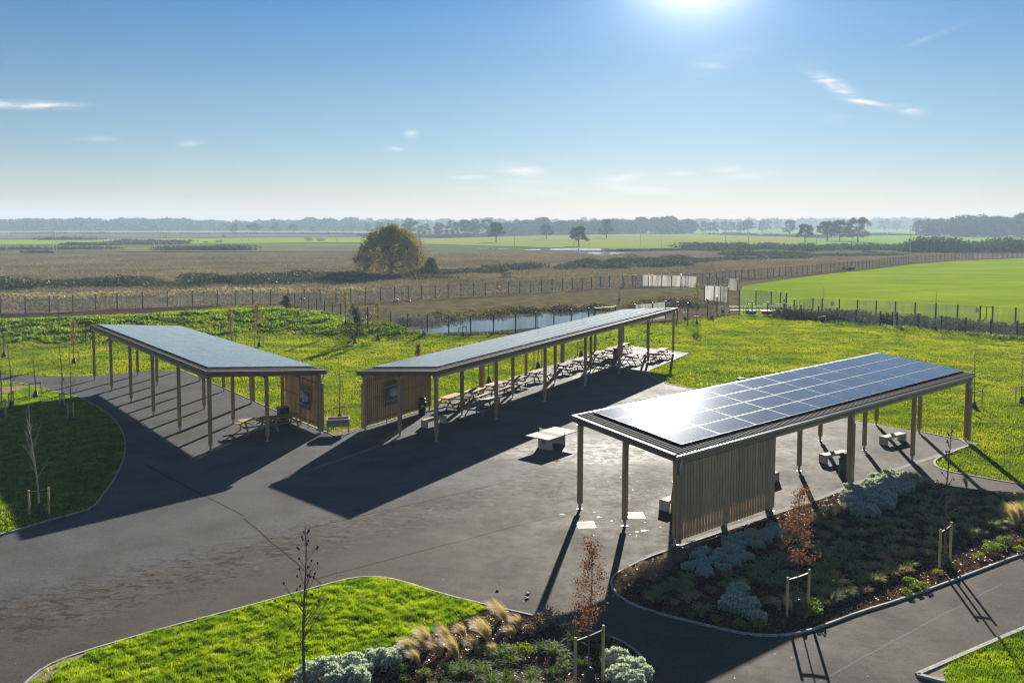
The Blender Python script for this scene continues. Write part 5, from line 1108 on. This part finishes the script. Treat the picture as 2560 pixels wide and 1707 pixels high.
def cushion(name, m, lobes, R, h, n, size, cat='shrub', spiky=True, droop=0):
    bl = []; V = []
    for k in range(lobes):
        a = k*2.4; r = R*math.sqrt((k+.3)/lobes)*.8; hz = h*(1-.35*(r/R)**2)*R_.uniform(.8, 1.05); lr = R*R_.uniform(.28, .38)*(7/lobes)**.4
        c = np.array([r*math.cos(a), r*math.sin(a), hz-lr*.8]); q = n//lobes
        d = NR.normal(size=(q, 3)); d[:, 2] = np.abs(d[:, 2])*1.0-.25; d /= np.linalg.norm(d, axis=1, keepdims=True)
        s0 = c+d*lr*.55; s1 = c+d*lr*NR.uniform(.72, 1.25, q)[:, None]; t = np.cross(d, NR.normal(size=(q, 3))); t /= np.linalg.norm(t, axis=1, keepdims=True); t *= size
        V.append(np.stack([s0-t*.5, s0+t*.5, s1+t*.3, s1-t*.3], 1).reshape(-1, 3))
        # leafy skirt down to the soil
        q2 = q//3; d = NR.normal(size=(q2, 3)); d[:, 2] = 0; d /= np.linalg.norm(d, axis=1, keepdims=True); z = NR.uniform(0, max(.05, hz-lr), q2); s0 = np.stack([c[0]+d[:, 0]*lr*.6, c[1]+d[:, 1]*lr*.6, z], -1); s1 = s0+d*lr*.35+np.array([0, 0, .04]); t = np.cross(d, NR.normal(size=(q2, 3))); t /= np.linalg.norm(t, axis=1, keepdims=True); t *= size
        V.append(np.stack([s0-t*.5, s0+t*.5, s1+t*.3, s1-t*.3], 1).reshape(-1, 3))
    o = npmesh(name, np.concatenate(V), 4, m); return Maker(tag(o, None, cat))
def leafbush(name, m, R, h, n, size):
    bl = [(R_.uniform(-.5, .5)*R, R_.uniform(-.5, .5)*R, h*R_.uniform(.3, .65), R*.5, R*.5, h*.35) for _ in range(7)]
    V = leafmass(bl, n, size, .4); V[:, 2] = np.maximum(V[:, 2], 0.005); return Maker(tag(npmesh(name, V, 4, m), None, 'shrub'))
silver = [cushion('silver_shrub', M['silver'], 9, .42, .46, 1900, .03), cushion('silver_shrub', M['silver'], 12, .46, .54, 2300, .03)]
low_silver = [cushion('silver_shrub', M['silver'], 13, .40, .30, 2000, .026)]
stipa = [fountain('feather_grass', M['stipa'], 300, .85, .22, .012, (-.30, -.05), 4), fountain('feather_grass', M['stipa'], 220, .62, .26, .012, (-.34, .02), 4, droop=.9)]
green_t = [fountain('sedge_tuft', M['tuft'], 150, .62, .40, .02, (0, 0), 4, droop=.9), fountain('sedge_tuft', M['tuft'], 120, .5, .38, .02, (.05, 0), 4, droop=1.1)]
dark_t = [fountain('dark_tuft', M['tuft_dark'], 170, .58, .42, .024, (0, 0), 4, droop=.9), fountain('dark_tuft', M['tuft_dark'], 150, .48, .45, .024, (.06, 0), 4, droop=1.1), fountain('dark_tuft', M['tuft_brown'], 150, .46, .38, .02, (0, 0), 3, droop=1.0)]
bright_t = fountain('lime_grass', M['limeleaf'], 120, .85, .60, .03, (0, 0), 4, droop=1.0)
lime_b = leafbush('lime_shrub', M['limeleaf'], .34, .34, 420, .06)
dark_b = leafbush('dark_shrub', M['darkleaf'], .40, .42, 520, .07)
heath = leafbush('heather', M['heather'], .40, .42, 900, .035)
copse = leafbush('dry_stem_shrub', M['heather'], .35, .55, 500, .05)
def area_put(makers, poly_px, spacing, z, label, group, jit=.35, sc=(.85, 1.15), cat=None, zl=None, skip=.0):
    poly = PL(poly_px); A = np.array(poly); lo, hi = A.min(0), A.max(0); cnt = 0; y = lo[1]; row = 0
    while y < hi[1]:
        x = lo[0]+(row % 2)*spacing/2
        while x < hi[0]:
            px, py = x+R_.uniform(-1, 1)*jit*spacing, y+R_.uniform(-1, 1)*jit*spacing
            if inside(np.array([px]), np.array([py]), poly)[0] and R_.random() > skip and visible(np.array([px]), np.array([py]), 60)[0]:
                s = R_.uniform(*sc); R_.choice(makers).put((px, py, z), R_.uniform(-.5, .5) if makers is stipa else R_.uniform(0, 6.28), s, label, group, cat); cnt += 1
            x += spacing
        y += spacing*.87; row += 1
    return cnt
def list_put(makers, pts, z, label, group, sc=(.85, 1.15), cat=None, sink=0, rot=True):
    for i, p in enumerate(pts):
        q = P(p[0], p[1], z); s = p[2] if len(p) > 2 else R_.uniform(*sc)
        R_.choice(makers).put((q[0], q[1], z), R_.uniform(0, 6.28) if rot else R_.uniform(-.4, .4), s, label[i] if isinstance(label, list) else label, group, cat)
c = {}
c['s1'] = area_put(low_silver, [(1560, 1302), (1600, 1275), (1660, 1245), (1720, 1222), (1770, 1210), (1800, 1220), (1780, 1240), (1735, 1268), (1715, 1290), (1660, 1318), (1620, 1325), (1575, 1318)], .62, .02, 'silver grey cushion shrub in the mass at the foot of the near slatted screen', 'silver shrubs by the near screen', .25, (.75, 1.05), 'shrub')
c['s2'] = area_put(silver, [(1936, 1140), (1965, 1120), (2020, 1098), (2080, 1098), (2115, 1105), (2095, 1135), (2060, 1165), (2030, 1178), (1990, 1195), (1955, 1185), (1945, 1160)], .56, .02, 'silver grey cushion shrub in the partly lit mass behind the right tree', 'silver shrubs at the top of the dark bed', .3, (.65, 1.0), 'shrub')
c['s3'] = area_put(silver, [(1640, 1395), (1668, 1372), (1705, 1365), (1730, 1385), (1755, 1412), (1745, 1432), (1710, 1430), (1665, 1412)], .55, .02, 'silver grey cushion shrub in the clump near the bottom of the dark bed', 'silver shrubs in the lower dark bed', .2, (.75, 1.0), 'shrub')
list_put(silver, [(708, 1561, 1.0), (748, 1554, 1.0), (770, 1572, .8), (790, 1567, .9), (804, 1540, .95), (820, 1568, 1.0), (835, 1548, .8), (862, 1523, .95), (893, 1528, 1.0), (930, 1501, .7), (905, 1512, .7)], .034, 'silver grey cushion shrub edging the near lawn', 'silver shrubs between lawn and near bed', cat='shrub')
list_put(silver, [(1415, 1530, .95), (1440, 1545, 1.0), (1462, 1560, 1.05), (1425, 1568, .95), (1450, 1585, 1.0)], .034, 'tall pale silver shrub at the rounded tip of the near bed', 'silver shrubs at the tip of the near bed', cat='shrub')
list_put(stipa, [(945, 1508), (975, 1495, 1.15), (988, 1490), (1012, 1506, 1.2), (1050, 1515, 1.1), (1032, 1480), (1068, 1470, .9), (1125, 1480, 1.25), (1110, 1462), (1150, 1425), (1165, 1438), (1196, 1445, 1.2), (1180, 1462), (915, 1520, .8), (962, 1530, .8), (1095, 1500, .9), (1140, 1500, .8)], .034, 'blond feather grass tuft blown to the left in the near bed', 'feather grass tufts in the near bed', cat='ornamental grass', rot=False)
c['g'] = area_put(green_t, [(1010, 1568), (1090, 1520), (1150, 1500), (1230, 1505), (1300, 1470), (1360, 1478), (1345, 1540), (1310, 1600), (1100, 1640), (960, 1640)], .62, .034, 'arching green sedge tuft in the near bed', 'sedge tufts in the near bed', .35, (.8, 1.2), 'ornamental grass', skip=.1)
list_put(green_t, [(1390, 1478, .8), (1400, 1490, .8), (1335, 1465, .9), (1380, 1500, .7), (1392, 1525, .7)], .034, 'arching green sedge tuft by the kerb of the near bed', 'sedge tufts by the near kerb', cat='ornamental grass')
c['d'] = area_put([dark_b, lime_b, dark_b], [(820, 1568), (900, 1535), (980, 1530), (1090, 1500), (1180, 1480), (1240, 1470), (1210, 1510), (1100, 1525), (1010, 1570), (950, 1640), (820, 1640)], .75, .034, 'low leafy green shrub in the near bed', 'leafy shrubs in the near bed', .4, (.6, 1.1), 'shrub', skip=.25)
c['h'] = area_put([copse], [(1210, 1440), (1250, 1432), (1300, 1450), (1340, 1465), (1300, 1475), (1230, 1480), (1200, 1465)], .5, .034, 'dark brown twiggy shrub behind the sedges of the near bed', 'twiggy shrubs in the near bed', .35, (.8, 1.2), 'shrub')
c['h2'] = area_put([heath], [(1412, 1350), (1430, 1325), (1470, 1300), (1545, 1272), (1600, 1258), (1575, 1285), (1555, 1312), (1500, 1335), (1440, 1362), (1425, 1368)], .52, .02, 'low grey brown heather at the left tip of the dark bed', 'heathers at the left tip of the dark bed', .35, (.8, 1.15), 'shrub')
c['t'] = area_put(dark_t, [(1440, 1375), (1510, 1345), (1580, 1330), (1660, 1330), (1750, 1300), (1800, 1250), (1830, 1215), (1900, 1180), (1960, 1205), (2040, 1200), (2080, 1170), (2130, 1125), (2250, 1145), (2380, 1150), (2380, 1215), (2250, 1235), (2120, 1290), (2040, 1340), (1960, 1380), (1870, 1420), (1800, 1440), (1760, 1350), (1640, 1360), (1630, 1425), (1500, 1395)], .60, .02, 'dark green or brown grass tuft in the shaded planting bed', 'grass tufts in the shaded bed', .38, (.7, 1.15), 'ornamental grass', skip=.12)
list_put(stipa, [(1790, 1400, 1.15), (1742, 1250), (1826, 1235, .9), (1590, 1350, .7), (2090, 1120, 1.1), (2110, 1115), (2145, 1120, 1.1), (2128, 1108), (2220, 1118, .8), (1500, 1385, .6), (1820, 1408, .8)], .02, 'pale feather grass tuft in the shaded planting bed', 'feather grass tufts in the shaded bed', cat='ornamental grass', rot=False)
list_put(stipa, [(2335, 1205, 1.4), (2348, 1195, 1.2)], .02, 'large tan feather grass tuft at the right photo edge', 'feather grass at the right edge', cat='ornamental grass', rot=False)
list_put([bright_t], [(1915, 1358, 1.15), (2350, 1180, 1.1)], .02, ['bright lime arching grass lit up in the middle of the dark bed', 'bright lime grass at the right photo edge'], None, cat='ornamental grass')
c['l'] = area_put([lime_b, dark_b, lime_b], [(1990, 1395), (2060, 1370), (2140, 1340), (2230, 1300), (2352, 1255), (2352, 1225), (2250, 1262), (2190, 1300), (2130, 1325), (2040, 1355), (1975, 1385)], .66, .02, 'small lime green shrub along the path side of the dark bed', 'lime shrubs along the bed edge', .4, (.5, 1.0), 'shrub', skip=.3)
lime_m = cushion('lime_cushion', M['limeleaf'], 5, .22, .22, 500, .02)
list_put([lime_m], [(2083, 1363), (2102, 1354), (2090, 1340), (2121, 1350), (2103, 1357, .8), (2340, 1268, 1.1), (2297, 1262)], .02, 'low lime green cushion at the sunny edge of the dark bed', 'lime cushions at the bed edge', (.8, 1.1), 'shrub')
list_put([dark_b], [(1646, 1428, .6), (1698, 1440, .7), (1740, 1442, .8), (1870, 1410, 1.1), (1862, 1392, .9)], .02, 'small grey green shrub at the front of the dark bed', 'small shrubs at the front of the dark bed', cat='shrub')
print('COUNTS', c)
# bark chips
X, Y = scatter_pts([bed_main], 60000); k = visible(X, Y, 40); X, Y = X[k], Y[k]
X3, Y3 = scatter_pts([bed_near], 22000); k = visible(X3, Y3, 40); X3, Y3 = X3[k], Y3[k]
XX = np.concatenate([X, X3]); YY = np.concatenate([Y, Y3]); ZZ = np.concatenate([np.full(len(X), .035), np.full(len(X3), .05)]); n = len(XX)
a = NR.normal(size=(n, 3)); a[:, 2] *= .5; a /= np.linalg.norm(a, axis=1, keepdims=True); t = np.cross(a, NR.normal(size=(n, 3))+np.array([0, 0, 1.5])); t /= np.linalg.norm(t, axis=1, keepdims=True); C = np.stack([XX, YY, ZZ], -1); s = NR.uniform(.02, .05, n)[:, None]
tag(npmesh('bark_mulch', np.stack([C-a*s, C-t*s*.4, C+a*s, C+t*s*.4], 1).reshape(-1, 3), 4, M['chip']), 'loose bark mulch chips covering the planting beds', None, None, 'stuff')

# grit and leaf scraps blown over the tarmac
X, Y = scatter_pts([yard_edge], 9000, (-25, 22, 30, 60), [bed_main, lawn_near, bed_near, lawn_left, lawn_corner]); k = visible(X, Y, 20) & (NR.random(len(X)) < .22*(1+vnoise(X, Y, 1.0, 4))); X, Y = X[k], Y[k]; n = len(X)
a = NR.uniform(0, 6.28, n); s = NR.uniform(.012, .035, n); dx, dy = np.cos(a)*s, np.sin(a)*s; z0 = np.full(n, .006); z1 = z0+NR.uniform(.003, .02, n)
tag(npmesh('leaf_litter', np.stack([np.stack([X-dx, Y-dy, z0], -1), np.stack([X+dy*.6, Y-dx*.6, z1], -1), np.stack([X+dx, Y+dy, z0+.004], -1), np.stack([X-dy*.6, Y+dx*.6, z1], -1)], 1).reshape(-1, 3), 4, M['chip']), 'tiny scraps of dead leaf and grit scattered on the tarmac', None, None, 'stuff')

# ------------------------------------------------------------------ light, sky, haze
SAZ, SEL = rad(11.8), rad(18.2)
sd = Vector((math.sin(SAZ)*math.cos(SEL), math.cos(SAZ)*math.cos(SEL), math.sin(SEL)))
sun = bpy.data.lights.new('sun', 'SUN'); sun.energy = 5.0; sun.angle = rad(.53); sun.color = (1.0, .93, .82)
so = bpy.data.objects.new('sun', sun); COL.objects.link(so); so.rotation_euler = (-sd).to_track_quat('-Z', 'Y').to_euler(); so.location = (0, 0, 60)
w = bpy.data.worlds.new('World'); scene.world = w; w.use_nodes = True; nt = w.node_tree; nt.nodes.clear()
out = nt.nodes.new('ShaderNodeOutputWorld'); bg = nt.nodes.new('ShaderNodeBackground'); bg.inputs[1].default_value = .05
sky = nt.nodes.new('ShaderNodeTexSky'); sky.sky_type = 'NISHITA'; sky.sun_disc = False; sky.sun_elevation = SEL; sky.sun_rotation = SAZ
sky.air_density = 1.0; sky.dust_density = .05; sky.ozone_density = 2.2; sky.altitude = 10
tc = nt.nodes.new('ShaderNodeTexCoord'); sx = N(nt, 'ShaderNodeSeparateXYZ'); L(nt, tc.outputs['Generated'], sx.inputs[0])
yy = math_(nt, 'MAXIMUM', sx.outputs[1], .05); u = math_(nt, 'DIVIDE', sx.outputs[0], yy); v = math_(nt, 'DIVIDE', sx.outputs[2], yy)
front = math_(nt, 'GREATER_THAN', sx.outputs[1], .1)
def dirpx(x, y):
    d = _F+_R*((x*K-CX0)/FPX)-_U*((y*K-CY0)/FPX); return d[0]/d[1], d[2]/d[1]
cv = nt.nodes.new('ShaderNodeCombineXYZ'); L(nt, math_(nt, 'MULTIPLY', u, 9), cv.inputs[0]); L(nt, math_(nt, 'MULTIPLY', v, 55), cv.inputs[1])
cn = noise(nt, cv.outputs[0], 1.4, 7, .6, .6); wis = rampv(nt, cn, .42, .68)
tot = None
for (x0, y0, x1, y1, th_, st) in [(1880, 176, 1955, 218, 11.5, 1.2), (1940, 228, 2025, 240, 4.6, 0.9), (-40, 238, 150, 243, 6.8999999999999995, 1.2), (1145, 383, 1245, 396, 12.649999999999999, 0.83), (1180, 420, 1340, 440, 23.0, 0.52), (1380, 412, 1480, 408, 11.5, 0.75), (1400, 425, 1620, 436, 16.099999999999998, 0.75), (1640, 388, 1700, 386, 6.8999999999999995, 0.52), (1040, 407, 1120, 407, 4.6, 0.45), (1540, 400, 1580, 400, 4.6, 0.6), (940, 308, 950, 308, 6.8999999999999995, 0.6), (900, 341, 920, 341, 4.6, 0.6), (420, 330, 460, 326, 5.75, 0.45), (1600, 160, 1720, 120, 16.099999999999998, 0.24), (2060, 250, 2110, 256, 9.2, 0.52), (1900, 275, 1940, 272, 9.2, 0.3), (200, 320, 260, 320, 4.6, 0.3), (1650, 412, 1760, 400, 6.8999999999999995, 0.38), (2000, 440, 2200, 446, 9.2, 0.22), (2100, 100, 2200, 60, 5.75, 0.22), (1120, 436, 1400, 452, 16.099999999999998, 0.38), (1300, 498, 1330, 494, 5.75, 0.45)]:
    a = dirpx(x0, y0); b_ = dirpx(x1, y1); d = (b_[0]-a[0], b_[1]-a[1]); l2 = d[0]**2+d[1]**2+1e-9; ln = math.sqrt(l2); ct = ((a[0]+b_[0])/2, (a[1]+b_[1])/2); e = (d[0]/ln, d[1]/ln)
    p = math_(nt, 'SUBTRACT', u, ct[0]); q = math_(nt, 'SUBTRACT', v, ct[1])
    s_ = math_(nt, 'DIVIDE', math_(nt, 'ADD', math_(nt, 'MULTIPLY', p, e[0]), math_(nt, 'MULTIPLY', q, e[1])), ln*.5+.004)
    t_ = math_(nt, 'DIVIDE', math_(nt, 'SUBTRACT', math_(nt, 'MULTIPLY', q, e[0]), math_(nt, 'MULTIPLY', p, e[1])), th_/1960)
    g = math_(nt, 'EXPONENT', math_(nt, 'MULTIPLY', math_(nt, 'ADD', math_(nt, 'MULTIPLY', s_, s_), math_(nt, 'MULTIPLY', t_, t_)), -.9))
    g = math_(nt, 'MULTIPLY', g, st); tot = g if tot is None else math_(nt, 'MAXIMUM', tot, g)
f = math_(nt, 'MULTIPLY', math_(nt, 'MULTIPLY', tot, math_(nt, 'ADD', math_(nt, 'MULTIPLY', wis, 1.5), .25)), front, clamp=True)
hz_ = math_(nt, 'SQRT', math_(nt, 'ADD', math_(nt, 'MULTIPLY', sx.outputs[0], sx.outputs[0]), math_(nt, 'MULTIPLY', sx.outputs[1], sx.outputs[1])))
tint = ramp(nt, rampv(nt, math_(nt, 'DIVIDE', sx.outputs[2], math_(nt, 'MAXIMUM', hz_, .05)), 0.0, .42), [(0, (.66, .45, .37)), (.067, (.46, .42, .475)), (.145, (.405, .42, .495)), (.226, (.355, .425, .515)), (.345, (.335, .43, .515)), (.46, (.265, .405, .52)), (.54, (.235, .40, .555)), (.62, (.17, .365, .54)), (.8, (.20, .37, .52)), (1, (.24, .40, .54))])
SKYMIX = mixc(nt, f, mixc(nt, 1.0, sky.outputs[0], tint, 'MULTIPLY'), (6.3, 6.2, 6.1))
dotv = N(nt, 'ShaderNodeVectorMath', operation='DOT_PRODUCT'); L(nt, tc.outputs['Generated'], dotv.inputs[0]); dotv.inputs[1].default_value = tuple(sd)
ang = math_(nt, 'ARCCOSINE', math_(nt, 'MINIMUM', dotv.outputs[1], .99999))
aur = math_(nt, 'ADD', math_(nt, 'MULTIPLY', math_(nt, 'EXPONENT', math_(nt, 'MULTIPLY', ang, -44.0)), 120.0), math_(nt, 'MULTIPLY', math_(nt, 'EXPONENT', math_(nt, 'MULTIPLY', ang, -7.0)), 1.9))
ac = N(nt, 'ShaderNodeCombineXYZ'); L(nt, aur, ac.inputs[0]); L(nt, aur, ac.inputs[1]); L(nt, math_(nt, 'MULTIPLY', aur, .98), ac.inputs[2])
SKYMIX = mixc(nt, 1.0, SKYMIX, ac.outputs[0], 'ADD')
L(nt, SKYMIX, bg.inputs[0]); L(nt, bg.outputs[0], out.inputs[0])
# haze: one even body of air round camera and scene
HZ = True
if HZ:
    b = MB(); x0, x1, y0, y1, z0, z1 = -2600, 2600, -60, 3600, -1.4, 60
    b.add([(x0, y0, z0), (x1, y0, z0), (x1, y1, z0), (x0, y1, z0), (x0, y0, z1), (x1, y0, z1), (x1, y1, z1), (x0, y1, z1)], [(0,3,2,1),(4,5,6,7),(0,1,5,4),(1,2,6,5),(2,3,7,6),(3,0,4,7)])
    m, nt, out = mat('haze'); pv = nt.nodes.new('ShaderNodeVolumePrincipled'); pv.inputs['Color'].default_value = (.60, .79, .97, 1); pv.inputs['Density'].default_value = .00038; pv.inputs['Anisotropy'].default_value = .0
    L(nt, pv.outputs[0], out.inputs['Volume']); tag(b.build('haze', m), 'thin pale haze over the far fields', None, None, 'stuff')
# ------------------------------------------------------------------ camera and view
cam = bpy.data.cameras.new('camera'); co = bpy.data.objects.new('camera', cam); COL.objects.link(co); scene.camera = co
cam.sensor_width = 36; cam.lens = FPX/2560*36; cam.shift_y = -148.7/2560; cam.clip_end = 20000; cam.clip_start = .5
from mathutils import Matrix
mt = Matrix(((_R[0], _U[0], -_F[0], 0), (_R[1], _U[1], -_F[1], 0), (_R[2], _U[2], -_F[2], CAMH), (0, 0, 0, 1))); co.matrix_world = mt
scene.view_settings.view_transform = 'Standard'; scene.view_settings.look = 'None'; scene.view_settings.gamma = 1; scene.view_settings.exposure = 1.62
scene.render.engine = 'CYCLES'
cy = scene.cycles; cy.max_bounces = 6; cy.diffuse_bounces = 3; cy.glossy_bounces = 3; cy.transmission_bounces = 3; cy.volume_bounces = 0; cy.transparent_max_bounces = 24; cy.use_denoising = True; cy.filter_width = 1.15; cy.sample_clamp_indirect = 6; cy.caustics_reflective = False; cy.caustics_refractive = False
